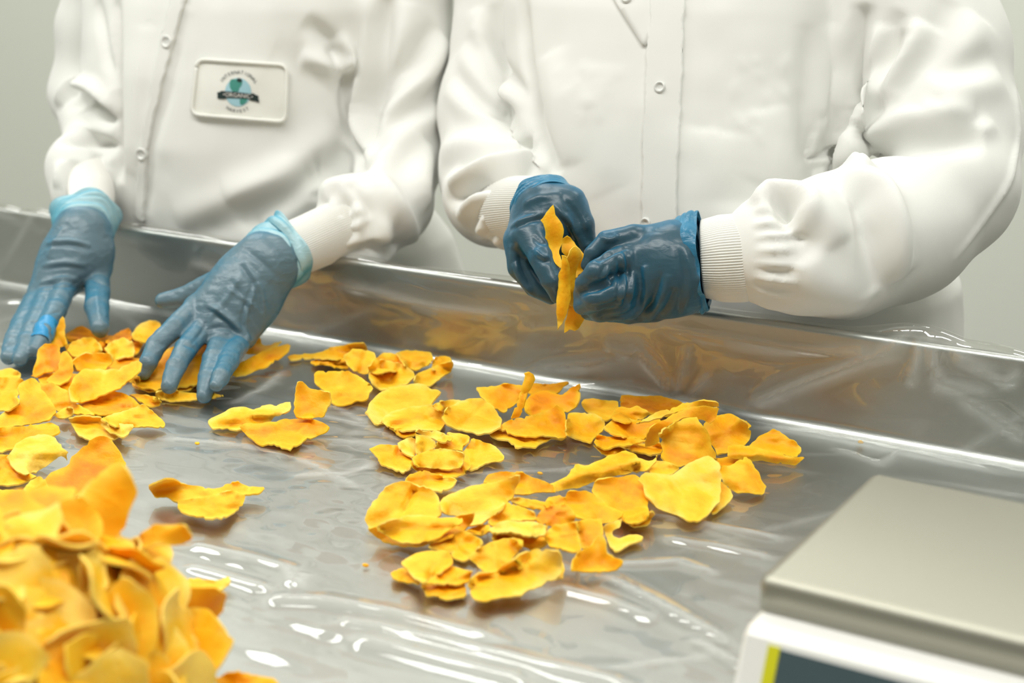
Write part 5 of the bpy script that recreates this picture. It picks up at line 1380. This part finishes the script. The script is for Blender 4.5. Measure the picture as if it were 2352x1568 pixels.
M['bright_blue'] = glove_mat('bright_folded_vinyl', (.02, .27, .55), (.01, .25, .5), .3)
_c = settle(chR, dep(wr))[0]; fp = [np.array([np.interp(y, [q[1] for q in _c], [C(q[0], q[1], dep(wr) + q[2])[k] for q in _c]) for k in range(3)]) for y in (745, 765, 785)]
V_, Q_ = loft(spline(fp, 10), np.interp(np.arange(10), [0, 5, 9], [.0108, .0112, .0100]), 26, lambda rr, th, t: rr + .0006 * np.sin(3 * th[None] + 9 * t) + .0004 * np.sin(t * 22))
fl = mesh('loose_fingertip', V_, Q_, M['bright_blue']); fl['label'] = 'bright blue loose vinyl band on the fingertip'; fl.parent = gR
zz = max(r[0] for r in secs); figure(P1, 0, 0, 1.40) if 0 else None
for o in K1: o.parent = P1; o.matrix_parent_inverse = inv
figure(P1, 0, .03, 1.40)
bpy.data.objects.remove(W1)

# ================= worker on the right, pulling slices apart
cx2 = PY(1600, 400, .2)[0]
P2 = empty('person', (cx2, .2, 0)); inv2 = Matrix.Translation((-cx2, -.2, 0)); K2 = []
tag(P2, 'person in plain white snap-front coat holding a bunch of slices in dark blue gloves', 'person', 'workers behind the table')
rows = [(-230, 1300, 1880, .25, .10), (-150, 1225, 1975, .24, .125), (0, 1205, 1965, .225, .14), (200, 1215, 1950, .21, .15), (390, 1262, 1945, .20, .155), (500, 1285, 2050, .20, .16),
        (620, 1295, 2195, .22, .17), (780, 1305, 2205, .22, .17), (1300, 1290, 2230, .22, .17)]
s = SDF((-.36, -.10, .62), (.60, .48, 1.46), .0034)
s.trunk(trunk_secs(rows, .2, .15), 0, 2.3)
la = [(2060, -140, .24, 165), (2150, 120, .22, 158), (2178, 300, .19, 155), (2185, 430, .15, 150)]
s.chain(*arm_chain(la), .02)
s.chain(*arm_chain([(2185, 430, .15, 150), (2065, 525, .10, 165), (1935, 562, .05, 165), (1815, 574, .01, 143), (1765, 578, -.002, 120)]), .012)
s.chain(*arm_chain([(1990, -120, .22, 95), (1990, 80, .20, 78), (1985, 220, .185, 66), (1968, 330, .165, 52)]), .012)
ra = [(1165, -140, .25, 130), (1150, 80, .23, 104), (1128, 250, .20, 118), (1132, 400, .16, 122)]
s.chain(*arm_chain(ra), .018)
s.chain(*arm_chain([(1132, 400, .16, 122), (1140, 445, .09, 118), (1178, 478, .05, 98)]), .012)
strokes = [
 ([(1985, 10), (1955, 150), (1940, 270)], .010, -.012), ([(2030, 60), (2010, 180), (1985, 250), (1955, 285)], .012, .012, -1), ([(1965, 200), (1985, 215), (1975, 240)], .008, -.014), ([(1945, 250), (1925, 330), (1918, 390)], .009, -.014),
 ([(2125, 50), (2060, 170), (1985, 280), (1915, 380)], .015, .013, 1), ([(1920, 385), (1990, 325), (2080, 285), (2240, 275)], .014, .012, 1), ([(1990, 335), (2080, 300), (2250, 300)], .012, -.010),
 ([(1975, 330), (2000, 310)], .008, -.014), ([(2250, 40), (2200, 150), (2120, 250)], .020, .006, 1), ([(2010, 320), (2130, 305), (2262, 302), (2280, 280)], .009, .006),
 ([(2300, 180), (2250, 210), (2160, 240)], .016, .005, 1), ([(1950, 390), (2020, 440), (2052, 530), (2062, 640)], .015, .012, 1), ([(1915, 385), (1950, 375), (2000, 400)], .010, .008),
 ([(2332, 200), (2342, 300), (2320, 420), (2250, 520), (2190, 600)], .0026, .0022), ([(1735, 470), (1770, 440), (1830, 438), (1852, 480), (1832, 540)], .011, .010, 1), ([(1770, 460), (1810, 455), (1820, 490)], .009, -.007),
 ([(1900, 400), (1890, 480), (1930, 560)], .018, .006, 1), ([(1840, 600), (1900, 660), (2000, 690)], .02, .005), ([(1200, -10), (1208, 150), (1238, 290), (1285, 400)], .008, -.0075), ([(1095, 20), (1105, 110), (1150, 190), (1232, 300)], .012, .0065, -1), ([(1060, 110), (1110, 215), (1235, 325)], .012, .006, -1), ([(1025, 200), (1090, 270), (1230, 345)], .012, .0055, -1),
 ([(1000, 350), (1060, 330), (1200, 350)], .016, .006, 1), ([(1030, 430), (1090, 395), (1200, 378), (1262, 388)], .012, .011, 1), ([(1025, 460), (1080, 430), (1180, 405)], .010, -.007), ([(1050, 500), (1090, 450), (1140, 430)], .010, .006, 1),
 ([(1120, 560), (1130, 520), (1150, 470)], .006, -.004), ([(1140, 565), (1150, 530)], .005, .003), ([(1100, 540), (1120, 480)], .006, .003),
 ([(1265, 120), (1285, 260), (1305, 380)], .018, .004), ([(1905, 60), (1890, 220), (1885, 380)], .016, .0035, 1), ([(1360, 150), (1350, 300), (1400, 440)], .025, .0015), ([(1640, 300), (1620, 420), (1630, 520)], .03, .0035), ([(1760, 250), (1780, 380), (1760, 430)], .025, .003)]
strokes += gathers(1742, 480, 1742, 700, 15, 1, 0, 85, 3) + gathers(1150, 440, 1160, 575, 8, -.9, .2, 70, 4, .0011)
r3 = np.random.default_rng(5)
for _ in range(26):                                        # little slanting puckers across the chest
    x, y = r3.uniform(1630, 1880), r3.uniform(120, 300); strokes.append(([(x, y), (x + 10, y + r3.uniform(25, 45))], .0040, .0004))
for _ in range(14):
    x, y = r3.uniform(1290, 1420), r3.uniform(130, 260); strokes.append(([(x, y), (x + r3.uniform(-14, 10), y + r3.uniform(25, 50))], .0045, .0004))
coat2, R2, Q2, T2 = grow('coat', s, M['coat'], None, 2, [(.0022, 14, 31, (1, 1, .8)), (.0011, 36, 32, (1, 1, 1))], strokes, 1, 1.9)
keep(K2, coat2)
keep(K2, applique('placket', [(1478, 112), (1486, 40), (1486, -40), (1584, -40), (1578, 110), (1572, 260), (1566, 410), (1560, 560), (1467, 560), (1470, 330), (1476, 200)], T2, .0036, .0065, M['coat'], None, 9, 0, None, 4))
keep(K2, applique('collar', [(1392, -40), (1515, -40), (1512, 20), (1503, 70), (1481, 112), (1455, 70), (1415, 8)], T2, .0028, .004, M['coat'], None, 9))
for x, y in ((1518, 201), (1487, 512), (1443, -3)): keep(K2, ring_on('snap_button', x, y, T2, .0052, M['snap'], None, .0028))
wl = PY(1612, 598, -.025); wr = PY(1258, 470, -.045)
keep(K2, knit_cuff(None, [PY(1790, 582, .0), PY(1735, 588, -.008), PY(1675, 592, -.016), PY(1612, 596, -.025)], [pxr(wl, 88), pxr(wl, 96), pxr(wl, 101), pxr(wl, 99), pxr(wl, 88)], 100, .0006, .40))
keep(K2, knit_cuff(None, [PY(1165, 485, .06), PY(1205, 480, .01), PY(1252, 476, -.04)], [pxr(wr, 86), pxr(wr, 80), pxr(wr, 70)], 92, .0006))
keep(K2, glove_cuff(None, [PY(1560, 607, -.031), PY(1580, 604, -.029), PY(1600, 601, -.027), PY(1617, 599, -.025)], [pxr(wl, 101), pxr(wl, 108), pxr(wl, 112), pxr(wl, 105)], M['glove_cuff_dark'], 8, .0022, 6, 'bright blue bunched cuff of the glove'))
keep(K2, glove_cuff(None, [PY(1266, 492, -.051), PY(1259, 487, -.043), PY(1251, 481, -.033)], [pxr(wr, 74), pxr(wr, 80), pxr(wr, 80)], M['glove_cuff_dark'], 9, .0016, 6, 'bright blue rolled cuff of the glove'))
chL = [[(1448, 592, -.014, 34), (1408, 600, -.030, 27), (1370, 624, -.036, 25), (1344, 652, -.028, 22), (1334, 676, -.014, 18)],
       [(1452, 655, -.016, 36), (1410, 670, -.034, 30), (1368, 686, -.034, 28), (1338, 702, -.016, 22)],
       [(1470, 695, -.008, 34), (1425, 710, -.022, 27), (1378, 716, -.014, 24), (1352, 716, .004, 20)],
       [(1500, 706, .006, 34), (1445, 718, .000, 25), (1400, 720, .010, 21)],
       [(1530, 556, -.004, 40), (1455, 542, -.012, 26), (1392, 553, -.016, 22), (1362, 582, -.016, 20), (1349, 608, -.014, 16)]]
wbL = [[(1590, 600, 0, 92), (1535, 592, -.006, 80), (1462, 592, -.012, 44)], [(1590, 605, 0, 95), (1535, 625, -.006, 88), (1466, 650, -.012, 46)], [(1590, 612, 0, 95), (1535, 645, -.002, 84), (1478, 688, -.004, 40)]]
stL = [([(1428, 580), (1436, 640), (1426, 705)], .0030, .0030, 1), ([(1446, 575), (1455, 640), (1440, 720)], .0034, .0026, 1), ([(1480, 610), (1490, 670), (1468, 728)], .0036, .0030, 1), ([(1535, 630), (1520, 690), (1485, 738)], .0040, .0036, 1), ([(1570, 560), (1590, 640), (1570, 725)], .0044, .0024, 1),
       ([(1500, 535), (1490, 600), (1500, 650)], .006, .0012), ([(1395, 640), (1410, 622), (1402, 655)], .0025, -.0030), ([(1330, 672), (1375, 660), (1405, 648)], .0032, -.0050), ([(1350, 708), (1400, 704), (1450, 680)], .003, -.0028), ([(1550, 660), (1535, 705), (1505, 735)], .003, -.0030),
       ([(1475, 700), (1430, 728), (1380, 732)], .0028, -.0028), ([(1370, 600), (1400, 578), (1440, 566)], .0030, -.0040), ([(1380, 545), (1410, 560), (1420, 540)], .0024, .0022), ([(1595, 540), (1605, 600), (1598, 690)], .003, .0022), ([(1505, 690), (1490, 715), (1460, 735)], .0026, -.0030), ([(1400, 612), (1385, 640)], .0026, .0018, 1)]
keep(K2, glove(None, wl, chL, wbL, M['glove_dark'], '', stL, .0005, .007, cut=(PY(1606, 599, -.025), PY(1700, 590, -.012)))[0])
chR = [[(1216, 532, -.022, 38), (1243, 590, -.042, 28), (1267, 645, -.048, 23), (1279, 680, -.044, 16)],
       [(1188, 555, -.004, 32), (1194, 615, -.010, 27), (1226, 658, -.014, 22), (1266, 684, -.018, 16)],
       [(1305, 470, -.010, 44), (1334, 516, -.014, 32), (1348, 562, -.012, 22), (1342, 596, -.010, 16)],
       [(1315, 485, .012, 40), (1338, 540, .014, 30), (1345, 590, .012, 24), (1325, 640, .008, 20), (1300, 670, .004, 18)],
       [(1206, 580, .018, 36), (1226, 636, .020, 28), (1258, 672, .018, 20)]]
wbR = [[(1258, 496, 0, 74), (1238, 535, -.006, 62), (1216, 545, -.014, 42)], [(1260, 494, 0, 74), (1285, 492, -.002, 60), (1305, 490, .0, 46)], [(1256, 500, .006, 70), (1250, 560, .012, 56), (1228, 615, .016, 38)],
       [(1240, 510, .004, 68), (1205, 545, .002, 40)]]
stR = [([(1172, 520), (1210, 500), (1250, 490)], .0030, .0022, 1), ([(1180, 600), (1195, 650), (1240, 690)], .003, .0018, 1), ([(1190, 560), (1200, 620), (1230, 680)], .0034, -.0030), ([(1230, 570), (1240, 600), (1262, 590)], .0026, .0022, 1), ([(1225, 540), (1235, 560), (1255, 560)], .0026, -.0018),
       ([(1270, 470), (1310, 510), (1345, 570)], .0030, .0022, 1), ([(1290, 450), (1330, 500), (1352, 560)], .0030, -.0018), ([(1300, 490), (1325, 550), (1345, 590)], .0026, .0020), ([(1200, 470), (1240, 450), (1290, 445)], .004, .0018), ([(1175, 560), (1180, 600)], .003, .0016)]
keep(K2, glove(None, wr, chR, wbR, M['glove_dark'], '', stR, .0005, .007)[0])
for o in K2: o.parent = P2; o.matrix_parent_inverse = inv2
figure(P2, 0, .05, 1.43)

# slices held between the two gloved hands
def held(label, poly, dd, tone, lean, curl=0, fold=None, seed=0):
    r = np.random.default_rng(seed); v, T, rim, edge = tri2d(poly, 7, .9, r); c = v.mean(0); d0 = dep(wr) + dd
    A = C(c[0], c[1], d0); R = np.array([GF[1], -GF[0], 0]); nn = -GF + np.array([0, 0, math.tan(math.radians(lean))]) + R * (.25 if seed % 2 else -.2); nn /= np.linalg.norm(nn)
    w = wdir(v[:, 0], v[:, 1]); t = ((A - CAM) @ nn) / (w @ nn); x = (v - c) / (np.abs(v - c).max(0) + 1e-6)
    h = curl * (x ** 2).sum(1) + .002 * np.sin(x[:, 1] * 5 + seed) + .0012 * noise3(np.c_[v * .05, np.full(len(v), seed)], 4)
    if fold: 
        for (a, b_, fw, fa) in fold:
            a, b_ = np.array(a, float), np.array(b_, float); ab = (b_ - a) / np.linalg.norm(b_ - a); dq = v - a
            h += fa * np.exp(-((dq[:, 0] * ab[1] - dq[:, 1] * ab[0]) / fw) ** 2)
    q = CAM + w * (t - h)[:, None]
    o, _ = thicken('mango_slice', q, T, rim, edge, .0021, label, 'mango slices held in the gloved hands', tone)


held('greenish yellow mango slice deepest in the held bunch', RF(590, 600, 640, 560, 700, 640, 760, 690, 785, 730, 770, 830, 720, 900, 680, 900, 640, 760, 580, 690), -.030, .50, 12, 0, None, 2)
held('leaf-shaped mango slice pointing up out of the held bunch', RF(428, 440, 460, 380, 510, 300, 533, 296, 545, 372, 602, 455, 612, 520, 590, 600, 562, 690, 595, 800, 575, 812, 540, 770, 500, 680, 460, 580), -.046, .38, 18, .003, None, 3)
held('broad mango slice hanging lowest right in the held bunch', RF(600, 1322, 625, 1180, 640, 1020, 680, 1100, 720, 1170, 768, 1212, 735, 1260, 700, 1312, 650, 1290, 618, 1326), -.036, .52, 5, 0, None, 4)
held('folded mango slice with a pale crinkled edge, right of the held bunch', RF(622, 720, 640, 665, 690, 632, 745, 660, 750, 730, 712, 810, 700, 960, 674, 1130, 632, 1090, 615, 900), -.052, .40, -4, .002, [((1305, 580), (1308, 690), 5, .002)], 5)
held('long mango slice hanging down the front of the held bunch', RF(575, 890, 596, 780, 588, 702, 636, 715, 662, 790, 650, 900, 656, 1080, 630, 1180, 606, 1260, 553, 1324, 553, 1200, 562, 1000), -.056, .46, 2, -.002, [((1298, 600), (1290, 740), 5, .002)], 6)
